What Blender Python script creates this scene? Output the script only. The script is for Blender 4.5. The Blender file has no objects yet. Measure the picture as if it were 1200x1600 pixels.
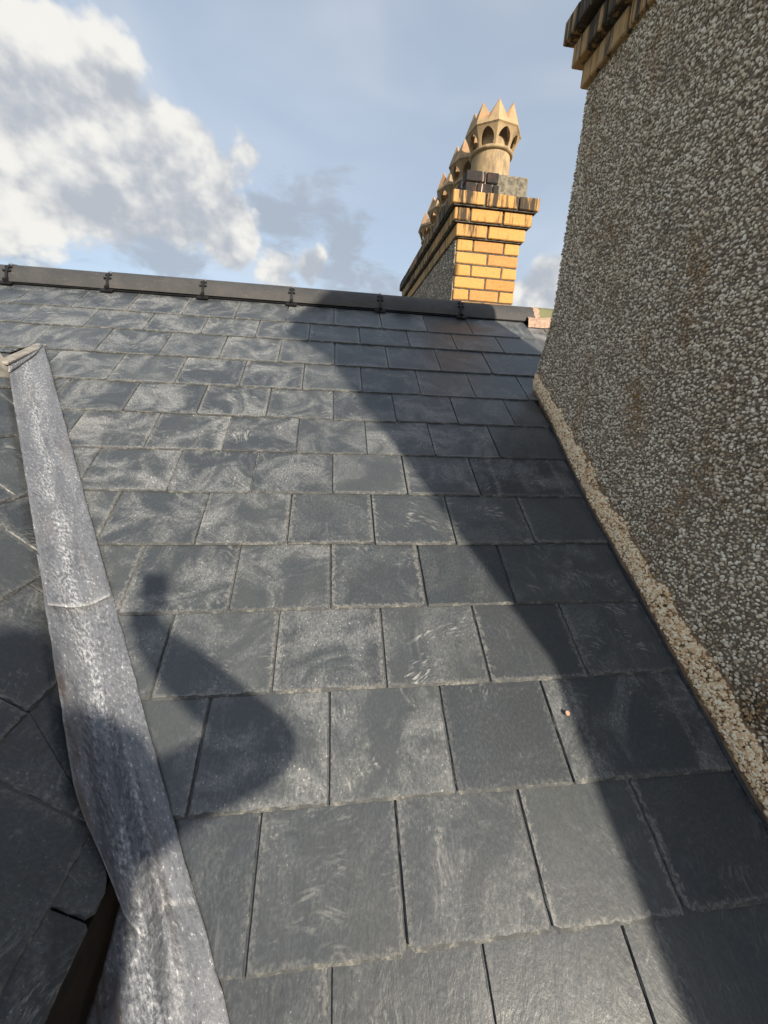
import bpy, bmesh, math, random
import numpy as np
from mathutils import Vector, Matrix

rnd = random.Random(11)
nrs = np.random.RandomState(5)
scene = bpy.context.scene
COL = scene.collection

# ------------------------------------------------------------------ camera
PITCH, ROLL, YAW = 0.272259, 0.044356, -0.135891      # down, roll, turn
ALPHA = 0.58777                                       # pitch of the main slope
HC = 0.934                                            # lens height above the slates (square to them)
cp, sp = math.cos(PITCH), math.sin(PITCH)
_f = Vector((0, cp, -sp)); _u = Vector((0, sp, cp)); _r = Vector((1, 0, 0))
_r2 = _r * math.cos(ROLL) + _u * math.sin(ROLL)
_u2 = _u * math.cos(ROLL) - _r * math.sin(ROLL)
_Z = Matrix.Rotation(YAW, 3, 'Z')
CR, CU, CF = _Z @ _r2, _Z @ _u2, _Z @ _f
cam_d = bpy.data.cameras.new('camera')
cam = bpy.data.objects.new('camera', cam_d)
COL.objects.link(cam)
cam.matrix_world = Matrix(((CR.x, CU.x, -CF.x, 0), (CR.y, CU.y, -CF.y, 0), (CR.z, CU.z, -CF.z, 0), (0, 0, 0, 1)))
cam_d.sensor_fit = 'HORIZONTAL'; cam_d.sensor_width = 36.0
cam_d.lens = 608.195 / 1200 * 36
cam_d.clip_start = 0.02; cam_d.clip_end = 4000
scene.camera = cam

# ------------------------------------------------------------------ light
SUN = Vector((0.405, -0.835, 0.398)).normalized()
sun_d = bpy.data.lights.new('sun', 'SUN')
sun_d.energy = 3.6; sun_d.angle = math.radians(1.4); sun_d.color = (1.0, 0.89, 0.72)
sun = bpy.data.objects.new('sun', sun_d); COL.objects.link(sun)
sun.rotation_euler = SUN.to_track_quat('Z', 'Y').to_euler()
sun.location = SUN * 30

vs = scene.view_settings
vs.view_transform = 'Standard'; vs.look = 'None'; vs.gamma = 1.0
vs.use_curve_mapping = False
vs.exposure = 1.0
scene.cycles.use_adaptive_sampling = True; scene.cycles.adaptive_threshold = 0.02
scene.cycles.max_bounces = 5; scene.cycles.diffuse_bounces = 3; scene.cycles.glossy_bounces = 2
scene.cycles.transmission_bounces = 2; scene.cycles.caustics_reflective = False; scene.cycles.caustics_refractive = False

# ------------------------------------------------------------------ node helpers
class NT:
    def __init__(self, tree):
        self.t = tree; self.n = tree.nodes; self.l = tree.links
    def add(self, typ, **kw):
        n = self.n.new(typ)
        for k, v in kw.items():
            if k.startswith('i_'):
                n.inputs[k[2:].replace('_', ' ')].default_value = v
            else:
                setattr(n, k, v)
        return n
    def link(self, a, b): self.l.new(a, b)
    def setin(self, sock, v):
        if hasattr(v, 'is_output') or isinstance(v, bpy.types.NodeSocket): self.l.new(v, sock)
        else: sock.default_value = v
    def math(self, op, a, b=0.0, c=None, clamp=False):
        n = self.n.new('ShaderNodeMath'); n.operation = op; n.use_clamp = clamp
        self.setin(n.inputs[0], a); self.setin(n.inputs[1], b)
        if c is not None: self.setin(n.inputs[2], c)
        return n.outputs[0]
    def vmath(self, op, a, b=(0, 0, 0), out=0):
        n = self.n.new('ShaderNodeVectorMath'); n.operation = op
        self.setin(n.inputs[0], a); self.setin(n.inputs[1], b)
        return n.outputs[out]
    def mix(self, fac, a, b, blend='MIX'):
        n = self.n.new('ShaderNodeMix'); n.data_type = 'RGBA'; n.blend_type = blend
        n.clamp_factor = True
        self.setin(n.inputs[0], fac)
        for s, v in ((n.inputs[6], a), (n.inputs[7], b)):
            if isinstance(v, tuple) and len(v) == 3: v = v + (1.0,)
            self.setin(s, v)
        return n.outputs[2]
    def ramp(self, v, lo, hi, a=0.0, b=1.0, smooth=True):
        n = self.n.new('ShaderNodeMapRange'); n.interpolation_type = 'SMOOTHSTEP' if smooth else 'LINEAR'
        self.setin(n.inputs[0], v)
        n.inputs[1].default_value = lo; n.inputs[2].default_value = hi
        n.inputs[3].default_value = a; n.inputs[4].default_value = b
        return n.outputs[0]
    def noise(self, vec, scale, detail=4.0, rough=0.55, dist=0.0):
        n = self.n.new('ShaderNodeTexNoise')
        self.l.new(vec, n.inputs['Vector'])
        n.inputs['Scale'].default_value = scale; n.inputs['Detail'].default_value = detail
        n.inputs['Roughness'].default_value = rough; n.inputs['Distortion'].default_value = dist
        return n.outputs[0]
    def voronoi(self, vec, scale, out='Distance', rnd_=1.0):
        n = self.n.new('ShaderNodeTexVoronoi')
        self.l.new(vec, n.inputs['Vector']); n.inputs['Scale'].default_value = scale
        n.inputs['Randomness'].default_value = rnd_
        return n.outputs[out]
    def scalev(self, vec, s, off=(0, 0, 0), rot=(0, 0, 0)):
        n = self.n.new('ShaderNodeMapping')
        self.setin(n.inputs['Vector'], vec)
        n.inputs['Scale'].default_value = s; n.inputs['Location'].default_value = off
        n.inputs['Rotation'].default_value = rot
        return n.outputs[0]

def new_mat(name):
    m = bpy.data.materials.new(name); m.use_nodes = True
    t = NT(m.node_tree)
    for n in list(t.n): t.n.remove(n)
    out = t.add('ShaderNodeOutputMaterial'); b = t.add('ShaderNodeBsdfPrincipled')
    t.link(b.outputs[0], out.inputs[0])
    return m, t, b

def bump(t, b, h, strength, dist):
    n = t.add('ShaderNodeBump'); n.inputs['Strength'].default_value = strength
    n.inputs['Distance'].default_value = dist
    t.link(h, n.inputs['Height']); t.link(n.outputs[0], b.inputs['Normal'])

# ------------------------------------------------------------------ sky with clouds
world = bpy.data.worlds.new('World'); scene.world = world; world.use_nodes = True
def build_sky():
    t = NT(world.node_tree)
    for n in list(t.n): t.n.remove(n)
    out = t.add('ShaderNodeOutputWorld'); bg = t.add('ShaderNodeBackground')
    sky = t.add('ShaderNodeTexSky'); sky.sky_type = 'NISHITA'; sky.sun_disc = False
    sky.sun_elevation = math.asin(SUN.z); sky.sun_rotation = math.atan2(SUN.x, SUN.y)
    sky.altitude = 100; sky.air_density = 1.0; sky.dust_density = 2.2; sky.ozone_density = 1.5
    tc = t.add('ShaderNodeTexCoord'); D = tc.outputs['Generated']
    # cloud bodies: direction, radius, weight
    def lobe_sum(lobes):
        acc = None
        for d, r, w in lobes:
            v = Vector(d).normalized()
            dist = t.vmath('DISTANCE', D, tuple(v), out='Value')
            m = t.ramp(dist, 0.0, r, w, 0.0)
            acc = m if acc is None else t.math('MAXIMUM', acc, m)
        return acc
    lob = lobe_sum([
        ((-0.60, 0.70, 0.40), 0.42, 1.9), ((-0.48, 0.79, 0.385), 0.29, 1.9), ((-0.38, 0.84, 0.39), 0.25, 1.8),
        ((-0.27, 0.88, 0.39), 0.20, 1.6), ((-0.17, 0.89, 0.425), 0.12, 1.1), ((-0.29, 0.895, 0.35), 0.19, 1.7),
        ((-0.21, 0.925, 0.31), 0.16, 1.5), ((-0.12, 0.95, 0.27), 0.13, 1.3), ((-0.055, 0.96, 0.27), 0.085, 1.3),
        ((-0.78, 0.56, 0.36), 0.45, 1.9), ((0.435, 0.865, 0.25), 0.12, 1.5), ((0.50, 0.83, 0.22), 0.18, 1.5)])
    # cloud cover elsewhere in the sky: broad noise, nearer the horizon first
    sep = t.add('ShaderNodeSeparateXYZ'); t.link(D, sep.inputs[0])
    far = t.noise(t.scalev(D, (1, 1, 1.6), (3.1, 1.7, 0.4)), 1.7, 2.0, 0.5)
    front = t.math('MAXIMUM', t.ramp(sep.outputs[1], 0.5, 0.1), t.ramp(t.math('ABSOLUTE', sep.outputs[0]), 0.62, 0.8))
    gen = t.math('MULTIPLY', t.math('MULTIPLY', t.ramp(far, 0.36, 0.56), t.ramp(sep.outputs[2], 0.95, 0.45)), front)
    cover = t.math('MAXIMUM', lob, gen)
    Dv = t.scalev(D, (1.0, 1.0, 1.2))
    def dens(off):
        v = t.vmath('ADD', Dv, off)
        fb = t.noise(v, 7.0, 6.0, 0.58, 0.1)
        vo = t.add('ShaderNodeTexVoronoi'); t.link(v, vo.inputs['Vector']); vo.inputs['Scale'].default_value = 11.0
        vo.inputs['Detail'].default_value = 3.0; vo.inputs['Roughness'].default_value = 0.55
        return t.math('ADD', t.math('MULTIPLY', fb, 0.78), t.math('MULTIPLY', t.math('SUBTRACT', 0.98, vo.outputs['Distance']), 0.22))
    n0 = dens((0, 0, 0)); n1 = dens((0.022, -0.012, 0.036))
    field = t.math('ADD', t.math('MULTIPLY', cover, 0.95), t.math('MULTIPLY', t.math('SUBTRACT', n0, 0.52), 1.9))
    mask = t.ramp(field, 0.42, 0.74)
    mask = t.math('MULTIPLY', mask, t.ramp(cover, 0.03, 0.3))
    # light on the clouds: sunward side bright, undersides grey
    grad = t.math('SUBTRACT', n0, n1)
    big = t.noise(t.scalev(D, (1, 1, 1.5), (0.35, 0.2, 0.1)), 5.2, 2.0, 0.5)
    lit = t.math('ADD', t.math('MULTIPLY', grad, 3.4), t.math('MULTIPLY', t.math('SUBTRACT', big, 0.5), 2.6))
    lit = t.math('ADD', lit, t.math('MULTIPLY', t.math('SUBTRACT', sep.outputs[2], 0.33), 2.2))
    lit = t.ramp(lit, -0.62, 0.66)
    ccol = t.mix(lit, (2.9, 3.1, 3.45), (5.6, 5.5, 5.2))
    # dark scud drifting under the bright clouds
    sl = lobe_sum([((-0.09, 0.93, 0.335), 0.15, 1.45), ((0.0, 0.925, 0.36), 0.13, 1.1), ((0.02, 0.955, 0.285), 0.15, 1.4),
                   ((0.10, 0.955, 0.255), 0.12, 1.0), ((-0.33, 0.90, 0.26), 0.18, 1.3), ((-0.50, 0.81, 0.28), 0.22, 1.3)])
    sn = t.noise(t.scalev(D, (1, 1, 2.2), (0.9, 0.1, 0.7)), 9.0, 6.0, 0.62, 0.4)
    sf = t.math('ADD', sl, t.math('MULTIPLY', t.math('SUBTRACT', sn, 0.54), 3.6))
    smask = t.math('MULTIPLY', t.math('MULTIPLY', t.ramp(sf, 0.40, 1.20), t.ramp(sl, 0.02, 0.3)), 0.75)
    # thin veil over the whole sky
    veil = t.noise(t.scalev(D, (1, 1, 2.5), (0.1, 0.6, 0.2)), 2.2, 3.0, 0.55, 0.4)
    # air: hazy pale blue
    skyc = t.mix(0.50, sky.outputs[0], (4.1, 4.55, 5.05))
    skyc = t.mix(t.ramp(veil, 0.40, 0.85, 0.0, 0.40), skyc, (5.0, 5.25, 5.6))
    c1 = t.mix(smask, skyc, (2.4, 2.7, 3.15))
    c2 = t.mix(t.math('MULTIPLY', mask, 0.95), c1, ccol)
    t.link(c2, bg.inputs['Color']); bg.inputs['Strength'].default_value = 0.083
    t.link(bg.outputs[0], out.inputs[0])
    world.cycles.sampling_method = 'MANUAL'; world.cycles.sample_map_resolution = 512
build_sky()

# ------------------------------------------------------------------ mesh helpers
def obj(name, verts, faces, mats, parent=None, fm=None, smooth=False, loc=None, mat_world=None):
    me = bpy.data.meshes.new(name)
    me.from_pydata([tuple(v) for v in verts], [], [tuple(f) for f in faces])
    if not isinstance(mats, (list, tuple)): mats = [mats]
    for m in mats: me.materials.append(m)
    if fm is not None: me.polygons.foreach_set('material_index', list(fm))
    if smooth: me.polygons.foreach_set('use_smooth', [True] * len(me.polygons))
    me.update()
    o = bpy.data.objects.new(name, me); COL.objects.link(o)
    if mat_world is not None: o.matrix_world = mat_world
    elif loc is not None: o.location = loc
    if parent is not None: o.parent = parent
    return o

def link_mesh(name, me, parent=None, mw=None):
    o = bpy.data.objects.new(name, me); COL.objects.link(o)
    if mw is not None: o.matrix_world = mw
    if parent is not None: o.parent = parent
    return o

def thing(name, label, cat, group=None):
    o = bpy.data.objects.new(name, None); COL.objects.link(o)
    o['label'] = label; o['category'] = cat
    if group: o['group'] = group
    return o

def tag(o, label, cat, group=None):
    o['label'] = label; o['category'] = cat
    if group: o['group'] = group
    return o

class MB:
    def __init__(self): self.v = []; self.f = []; self.m = []
    def add(self, verts, faces, mi=0):
        k = len(self.v); self.v += [tuple(p) for p in verts]
        for f in faces: self.f.append(tuple(i + k for i in f)); self.m.append(mi)
    def box(self, x0, x1, y0, y1, z0, z1, mi=0):
        self.add([(x0, y0, z0), (x1, y0, z0), (x1, y1, z0), (x0, y1, z0), (x0, y0, z1), (x1, y0, z1), (x1, y1, z1), (x0, y1, z1)],
                 [(0, 3, 2, 1), (4, 5, 6, 7), (0, 1, 5, 4), (1, 2, 6, 5), (2, 3, 7, 6), (3, 0, 4, 7)], mi)
    def build(self, name, mats, parent=None, smooth=False):
        return obj(name, self.v, self.f, mats, parent, self.m, smooth)

def bevel(o, w, seg=1):
    b = o.modifiers.new('bevel', 'BEVEL'); b.width = w; b.segments = seg; b.limit_method = 'ANGLE'; b.angle_limit = 0.6
    return o

def noise1(n, k):
    """smooth random series in -1..1"""
    r = nrs.uniform(-1, 1, n + 2 * k)
    ker = np.hanning(2 * k + 1); ker /= ker.sum()
    s = np.convolve(r, ker, 'valid')[:n]
    m = np.abs(s).max() + 1e-6
    return s / m

# ------------------------------------------------------------------ materials
def slate_mats(tag_, warm=(0.0, 0.0, 0.0)):
    m, t, b = new_mat('slate_' + tag_)
    oi = t.add('ShaderNodeObjectInfo'); tc = t.add('ShaderNodeTexCoord')
    sc = t.add('ShaderNodeSeparateColor'); t.link(oi.outputs['Color'], sc.inputs[0])
    dust_amt, swirl_amt, hue = sc.outputs[0], sc.outputs[1], sc.outputs[2]
    R = oi.outputs['Random']
    off = t.add('ShaderNodeCombineXYZ')
    t.link(t.math('MULTIPLY', R, 37.0), off.inputs[0]); t.link(t.math('MULTIPLY', R, 91.0), off.inputs[1])
    P = t.vmath('ADD', tc.outputs['Object'], off.outputs[0])
    base = t.mix(hue, (0.036, 0.041, 0.047), (0.066, 0.072, 0.075))
    cl = t.noise(P, 8.0, 3.0, 0.6, 0.4)
    base = t.mix(t.ramp(cl, 0.3, 0.75, 0, 0.7), base, (0.040 + warm[0], 0.048 + warm[1], 0.058 + warm[2]))
    fine = t.noise(t.scalev(P, (1, 0.6, 1)), 190.0, 3.0, 0.65)
    base = t.mix(t.ramp(fine, 0.40, 0.80, 0.0, 0.45), base, (0.098, 0.107, 0.116))
    # streaks running down the slope
    st = t.noise(t.scalev(P, (1.0, 0.09, 1.0), rot=(0, 0, 0.10)), 75.0, 4.0, 0.65, 0.3)
    stm = t.math('MULTIPLY', t.math('MULTIPLY', t.ramp(st, 0.52, 0.80), t.ramp(cl, 0.46, 0.62)), t.ramp(t.math('FRACT', t.math('MULTIPLY', R, 13.7)), 0.2, 0.9))
    # dust, cloudy and brushed
    d1 = t.noise(t.vmath('ADD', P, (5.3, 2.2, 0)), 6.5, 7.0, 0.70, 0.8)
    dm = t.math('MULTIPLY', t.ramp(d1, 0.42, 0.66), t.ramp(fine, 0.32, 0.62, 0.32, 1.0))
    dm = t.math('MULTIPLY', dm, dust_amt)
    # rubbed scuffs: bundles of short curved strokes, each slate its own direction
    wn = t.add('ShaderNodeTexNoise'); t.link(P, wn.inputs['Vector']); wn.inputs['Scale'].default_value = 7.0; wn.inputs['Detail'].default_value = 1.0
    Pw = t.vmath('ADD', P, t.vmath('SCALE', wn.outputs[1], (0, 0, 0)))
    Pw.node.inputs[1].links[0].from_node.inputs['Scale'].default_value = 0.12
    vr = t.add('ShaderNodeVectorRotate'); vr.rotation_type = 'Z_AXIS'
    t.link(Pw, vr.inputs['Vector']); t.link(t.math('MULTIPLY', R, 25.0), vr.inputs['Angle'])
    sb = t.noise(t.scalev(vr.outputs[0], (0.13, 1.0, 1.0)), 130.0, 3.0, 0.65)
    bl = t.noise(t.vmath('ADD', P, (1.7, 8.2, 0)), 8.5, 3.0, 0.6, 0.5)
    sbm = t.math('MULTIPLY', t.ramp(sb, 0.50, 0.66), t.ramp(bl, 0.50, 0.66))
    sbm = t.math('MULTIPLY', sbm, swirl_amt)
    # flecks, clustered and uneven in size
    fk = t.noise(t.scalev(P, (1, 0.8, 1)), 210.0, 2.0, 0.5)
    fm_ = t.math('MULTIPLY', t.ramp(fk, 0.64, 0.70), t.ramp(d1, 0.42, 0.62))
    fm_ = t.math('MULTIPLY', fm_, t.math('ADD', 0.10, t.math('MULTIPLY', dust_amt, 0.9)))
    # chalky margin left by dressing the edges
    so = t.add('ShaderNodeSeparateXYZ'); t.link(tc.outputs['Object'], so.inputs[0])
    en = t.noise(P, 70.0, 3.0, 0.7)
    ex = t.math('ADD', t.math('ABSOLUTE', so.outputs[0]), t.math('MULTIPLY', t.math('SUBTRACT', en, 0.5), 0.050))
    ey = t.math('ADD', so.outputs[1], t.math('MULTIPLY', t.math('SUBTRACT', en, 0.5), 0.030))
    em = t.math('MAXIMUM', t.math('MULTIPLY', t.ramp(ex, 0.112, 0.120), t.ramp(ex, 0.135, 0.128)), t.ramp(ey, 0.014, 0.006))
    em = t.math('MULTIPLY', em, t.ramp(fine, 0.32, 0.62))
    col = t.mix(t.math('MULTIPLY', dm, 0.80), base, (0.26, 0.268, 0.272))
    col = t.mix(t.math('MULTIPLY', stm, 0.42), col, (0.210, 0.215, 0.212))
    col = t.mix(t.math('MULTIPLY', sbm, 0.75), col, (0.36, 0.36, 0.35))
    col = t.mix(t.math('MULTIPLY', t.math('MULTIPLY', em, 0.5), t.math('FRACT', t.math('MULTIPLY', R, 7.3))), col, (0.27, 0.262, 0.245))
    col = t.mix(fm_, col, (0.50, 0.49, 0.46))
    t.link(col, b.inputs['Base Color'])
    t.link(t.math('ADD', 0.34, t.math('MULTIPLY', t.math('ADD', dm, sbm), 0.35)), b.inputs['Roughness'])
    b.inputs['Specular IOR Level'].default_value = 0.6
    riv = t.noise(t.scalev(P, (1, 0.45, 1)), 24.0, 5.0, 0.62, 0.5)
    bump(t, b, t.math('ADD', riv, t.math('MULTIPLY', fine, 0.2)), 0.45, 0.0036)
    # dressed, chipped edge
    e, te, be = new_mat('slate_edge_' + tag_)
    tce = te.add('ShaderNodeTexCoord')
    oi2 = te.add('ShaderNodeObjectInfo')
    sc2 = te.add('ShaderNodeSeparateColor'); te.link(oi2.outputs['Color'], sc2.inputs[0])
    geo = te.add('ShaderNodeNewGeometry')
    ne = te.noise(geo.outputs['Position'], 150.0, 5.0, 0.7)
    n2 = te.noise(geo.outputs['Position'], 28.0, 3.0, 0.6)
    ce = te.mix(te.ramp(ne, 0.3, 0.7), (0.050, 0.054, 0.057), (0.22, 0.213, 0.195))
    ce = te.mix(te.ramp(n2, 0.44, 0.64), (0.060, 0.064, 0.067), ce)
    te.link(ce, be.inputs['Base Color']); be.inputs['Roughness'].default_value = 0.8
    bump(te, be, ne, 0.8, 0.002)
    return [m, e]

SLATE = slate_mats('grey')
SLATE_P = slate_mats('mauve', (0.09, 0.055, 0.055))

def simple(name, c, rough=0.7, c2=None, scale=30.0, lo=0.35, hi=0.7, bs=0.0, bd=0.002, metal=0.0, spec=0.4):
    m, t, b = new_mat(name)
    geo = t.add('ShaderNodeNewGeometry')
    n = t.noise(geo.outputs['Position'], scale, 5.0, 0.65)
    t.link(t.mix(t.ramp(n, lo, hi), c, c2 if c2 else tuple(x * 0.75 for x in c)), b.inputs['Base Color'])
    b.inputs['Roughness'].default_value = rough; b.inputs['Metallic'].default_value = metal
    b.inputs['Specular IOR Level'].default_value = spec
    if bs: bump(t, b, t.noise(geo.outputs['Position'], scale * 4, 4.0, 0.6), bs, bd)
    return m

M_DECK = simple('roofing_felt', (0.022, 0.022, 0.024), 0.95)
M_BLACK = simple('black_plastic', (0.012, 0.012, 0.013), 0.5)
M_SCREW = simple('zinc_screw', (0.55, 0.55, 0.55), 0.35, metal=0.9)
M_MORTAR = simple('mortar', (0.22, 0.20, 0.17), 0.95, (0.10, 0.09, 0.08), 60.0, bs=0.6)
M_JOINT = simple('sooty_mortar', (0.12, 0.11, 0.095), 0.95, (0.03, 0.028, 0.026), 40.0, bs=0.5)
M_PINK = simple('pink_mortar', (0.44, 0.31, 0.24), 0.95, (0.27, 0.18, 0.13), 60.0, bs=0.7)
M_WALL = simple('house_render', (0.42, 0.40, 0.36), 0.9)
M_GROUND = simple('ground_cover', (0.10, 0.11, 0.06), 0.95, (0.16, 0.15, 0.13), 0.05)
M_WOOD = simple('scaffold_wood', (0.30, 0.22, 0.14), 0.85, (0.20, 0.15, 0.10), 12.0)
M_STEEL = simple('galvanised_steel', (0.4, 0.41, 0.42), 0.45, metal=0.8)
M_CEMENT = simple('cement', (0.26, 0.23, 0.17), 0.95, (0.11, 0.10, 0.08), 45.0, 0.35, 0.65, bs=0.8, bd=0.006)
M_GUTTER = simple('stained_gutter', (0.022, 0.014, 0.009), 0.95, (0.010, 0.009, 0.008), 24.0)
M_SOAK_SHADE = simple('grey_soaker_shade', (0.045, 0.046, 0.05), 0.7, (0.02, 0.02, 0.022), 40.0)
M_COPPER = simple('copper_nail', (0.62, 0.34, 0.24), 0.6)

def ridge_mat():
    m, t, b = new_mat('ridge_concrete')
    geo = t.add('ShaderNodeNewGeometry'); P = geo.outputs['Position']
    n = t.noise(P, 6.0, 6.0, 0.7); f = t.noise(P, 220.0, 3.0, 0.6)
    c = t.mix(t.ramp(n, 0.35, 0.7), (0.040, 0.040, 0.042), (0.064, 0.061, 0.060))
    c = t.mix(t.ramp(f, 0.55, 0.75, 0, 0.5), c, (0.13, 0.125, 0.12))
    s = t.noise(t.scalev(P, (1, 6, 6)), 14.0, 5.0, 0.7)
    c = t.mix(t.ramp(s, 0.60, 0.80, 0, 0.55), c, (0.26, 0.25, 0.235))
    t.link(c, b.inputs['Base Color']); b.inputs['Roughness'].default_value = 0.72
    bump(t, b, f, 0.5, 0.0015)
    return m
M_RIDGE = ridge_mat()
M_OLD = simple('weathered_concrete', (0.30, 0.28, 0.25), 0.9, (0.17, 0.16, 0.15), 30.0, bs=0.6)
M_OLIVE = simple('mossy_ridge', (0.17, 0.17, 0.085), 0.9, (0.12, 0.115, 0.075), 20.0, bs=0.5)

def lead_mat():
    m, t, b = new_mat('weathered_lead')
    uv = t.add('ShaderNodeUVMap'); uv.uv_map = 'strip'
    U = uv.outputs[0]                                   # x across, y along, in metres
    sx = t.add('ShaderNodeSeparateXYZ'); t.link(U, sx.inputs[0])
    n = t.noise(t.scalev(U, (1, 0.55, 1)), 16.0, 5.0, 0.7, 0.6)
    c = t.mix(t.ramp(n, 0.25, 0.78), (0.095, 0.103, 0.122), (0.175, 0.185, 0.207))
    br = t.noise(t.scalev(U, (1, 0.3, 1), (3, 1, 0)), 16.0, 4.0, 0.65, 0.5)
    c = t.mix(t.ramp(br, 0.54, 0.74, 0, 0.5), c, (0.150, 0.132, 0.118))
    # white bloom of carbonate down the middle, speckled
    fn = t.noise(t.scalev(U, (1, 0.7, 1)), 170.0, 3.0, 0.75)
    mid = t.ramp(t.math('ABSOLUTE', t.math('SUBTRACT', sx.outputs[0], 0.008)), 0.060, 0.0)
    bl = t.noise(t.scalev(U, (1, 0.3, 1), (0.4, 0.2, 0)), 24.0, 5.0, 0.65, 0.5)
    bm = t.math('MULTIPLY', t.ramp(bl, 0.34, 0.70), t.math('ADD', 0.20, t.math('MULTIPLY', mid, 0.70)))
    c = t.mix(t.math('MULTIPLY', bm, t.ramp(fn, 0.42, 0.62, 0.0, 1.0)), c, (0.50, 0.515, 0.54))
    c = t.mix(t.math('MULTIPLY', t.ramp(fn, 0.60, 0.67), t.ramp(n, 0.35, 0.6, 0.2, 0.85)), c, (0.58, 0.59, 0.60))
    c = t.mix(t.math('MULTIPLY', t.ramp(fn, 0.42, 0.34), 0.75), c, (0.055, 0.058, 0.072))
    # brown run-off stain at the left edge of the lower length
    ed = t.math('MULTIPLY', t.ramp(sx.outputs[0], -0.030, -0.055), t.ramp(sx.outputs[1], 0.80, 0.70))
    ed = t.math('MULTIPLY', ed, t.ramp(t.noise(t.scalev(U, (1, .3, 1)), 40.0, 4.0), 0.35, 0.6))
    c = t.mix(t.math('MULTIPLY', ed, 0.8), c, (0.075, 0.048, 0.032))
    t.link(c, b.inputs['Base Color'])
    b.inputs['Roughness'].default_value = 0.5; b.inputs['Metallic'].default_value = 0.1
    hh = t.math('ADD', t.noise(U, 40.0, 4.0, 0.6), t.math('MULTIPLY', fn, 0.4))
    bump(t, b, hh, 0.6, 0.004)
    return m
M_LEAD = lead_mat()

def pebble_mat(name, stops, lichen=0.0, dirt=(0.05, 0.045, 0.04), grime=0.3):
    m, t, b = new_mat(name)
    geo = t.add('ShaderNodeNewGeometry'); P = geo.outputs['Position']
    cr = t.add('ShaderNodeValToRGB'); e = cr.color_ramp.elements
    for i, (p, c) in enumerate(stops):
        el = e[i] if i < 2 else e.new(p)
        el.position = p; el.color = c + (1,)
    t.link(geo.outputs['Random Per Island'], cr.inputs[0])
    c = cr.outputs[0]
    n = t.noise(P, 5.0, 5.0, 0.65)
    c = t.mix(t.ramp(n, 0.55, 0.75, 0, 0.35), c, dirt)
    f = t.noise(P, 300.0, 2.0, 0.5)
    c = t.mix(t.ramp(f, 0.3, 0.7, 0, grime), c, dirt)
    if lichen:
        l1 = t.noise(t.scalev(P, (1, 1, 0.45), (1.3, 0.2, 0.9)), 4.5, 6.0, 0.7)
        l2 = t.noise(P, 45.0, 3.0, 0.6)
        lm_ = t.math('MULTIPLY', t.ramp(l1, 0.50, 0.68), t.ramp(l2, 0.38, 0.58))
        c = t.mix(t.math('MULTIPLY', lm_, lichen), c, (0.30, 0.165, 0.045))
    t.link(c, b.inputs['Base Color']); b.inputs['Roughness'].default_value = 0.62
    return m
M_PEB = pebble_mat('grey_spar', [(0.0, (0.22, 0.165, 0.108)), (1.0, (0.97, 0.91, 0.78)), (0.22, (0.46, 0.372, 0.262)), (0.50, (0.68, 0.570, 0.425)), (0.76, (0.88, 0.78, 0.625))], 0.95, (0.15, 0.115, 0.075), 0.18)
M_CREAM = pebble_mat('cream_spar', [(0.0, (0.26, 0.15, 0.07)), (1.0, (0.97, 0.89, 0.70)), (0.26, (0.74, 0.50, 0.28)), (0.60, (0.92, 0.74, 0.50))], 0.0, (0.30, 0.18, 0.09), 0.1)
M_PEB2 = pebble_mat('far_spar', [(0.0, (0.15, 0.12, 0.085)), (1.0, (0.90, 0.81, 0.66)), (0.5, (0.42, 0.36, 0.28))], 0.0)
def backing_mat():
    m, t, b = new_mat('render_backing')
    geo = t.add('ShaderNodeNewGeometry'); P = geo.outputs['Position']
    n = t.noise(P, 60.0, 5.0, 0.7)
    c = t.mix(t.ramp(n, 0.3, 0.7), (0.14, 0.115, 0.085), (0.32, 0.27, 0.21))
    t.link(c, b.inputs['Base Color']); b.inputs['Roughness'].default_value = 0.95
    bump(t, b, t.noise(P, 160.0, 4.0, 0.6), 1.0, 0.006)
    return m
M_BACK = backing_mat()
M_BROWN = simple('brown_render', (0.34, 0.23, 0.14), 0.95, (0.15, 0.095, 0.055), 50.0, bs=0.8, bd=0.004)

def brick_mat():
    m, t, b = new_mat('yellow_brick')
    oi = t.add('ShaderNodeObjectInfo'); sc = t.add('ShaderNodeSeparateColor'); t.link(oi.outputs['Color'], sc.inputs[0])
    soot, tint, pale = sc.outputs[0], sc.outputs[1], sc.outputs[2]
    geo = t.add('ShaderNodeNewGeometry'); P = geo.outputs['Position']
    c = t.mix(tint, (0.57, 0.305, 0.085), (0.48, 0.20, 0.060))
    c = t.mix(pale, c, (0.36, 0.26, 0.14))
    n = t.noise(P, 45.0, 5.0, 0.65)
    c = t.mix(t.ramp(n, 0.3, 0.72, 0, 0.55), c, (0.58, 0.33, 0.10))
    sp_ = t.noise(P, 130.0, 3.0, 0.6)
    c = t.mix(t.ramp(sp_, 0.58, 0.70, 0, 0.7), c, (0.20, 0.09, 0.03))
    st = t.noise(t.scalev(P, (1, 1, 0.08)), 36.0, 4.0, 0.7)
    n3 = t.noise(P, 9.0, 4.0, 0.6)
    k = t.math('ADD', t.math('MULTIPLY', st, 1.9), t.math('MULTIPLY', n3, 0.3))
    k = t.math('ADD', k, t.math('SUBTRACT', soot, 1.17))
    k = t.ramp(k, 0.34, 0.66)
    c = t.mix(t.math('MULTIPLY', k, 0.95), c, (0.020, 0.018, 0.016))
    t.link(c, b.inputs['Base Color']); b.inputs['Roughness'].default_value = 0.85
    bump(t, b, t.math('ADD', n, sp_), 0.5, 0.004)
    return m
M_BRICK = brick_mat()
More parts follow.
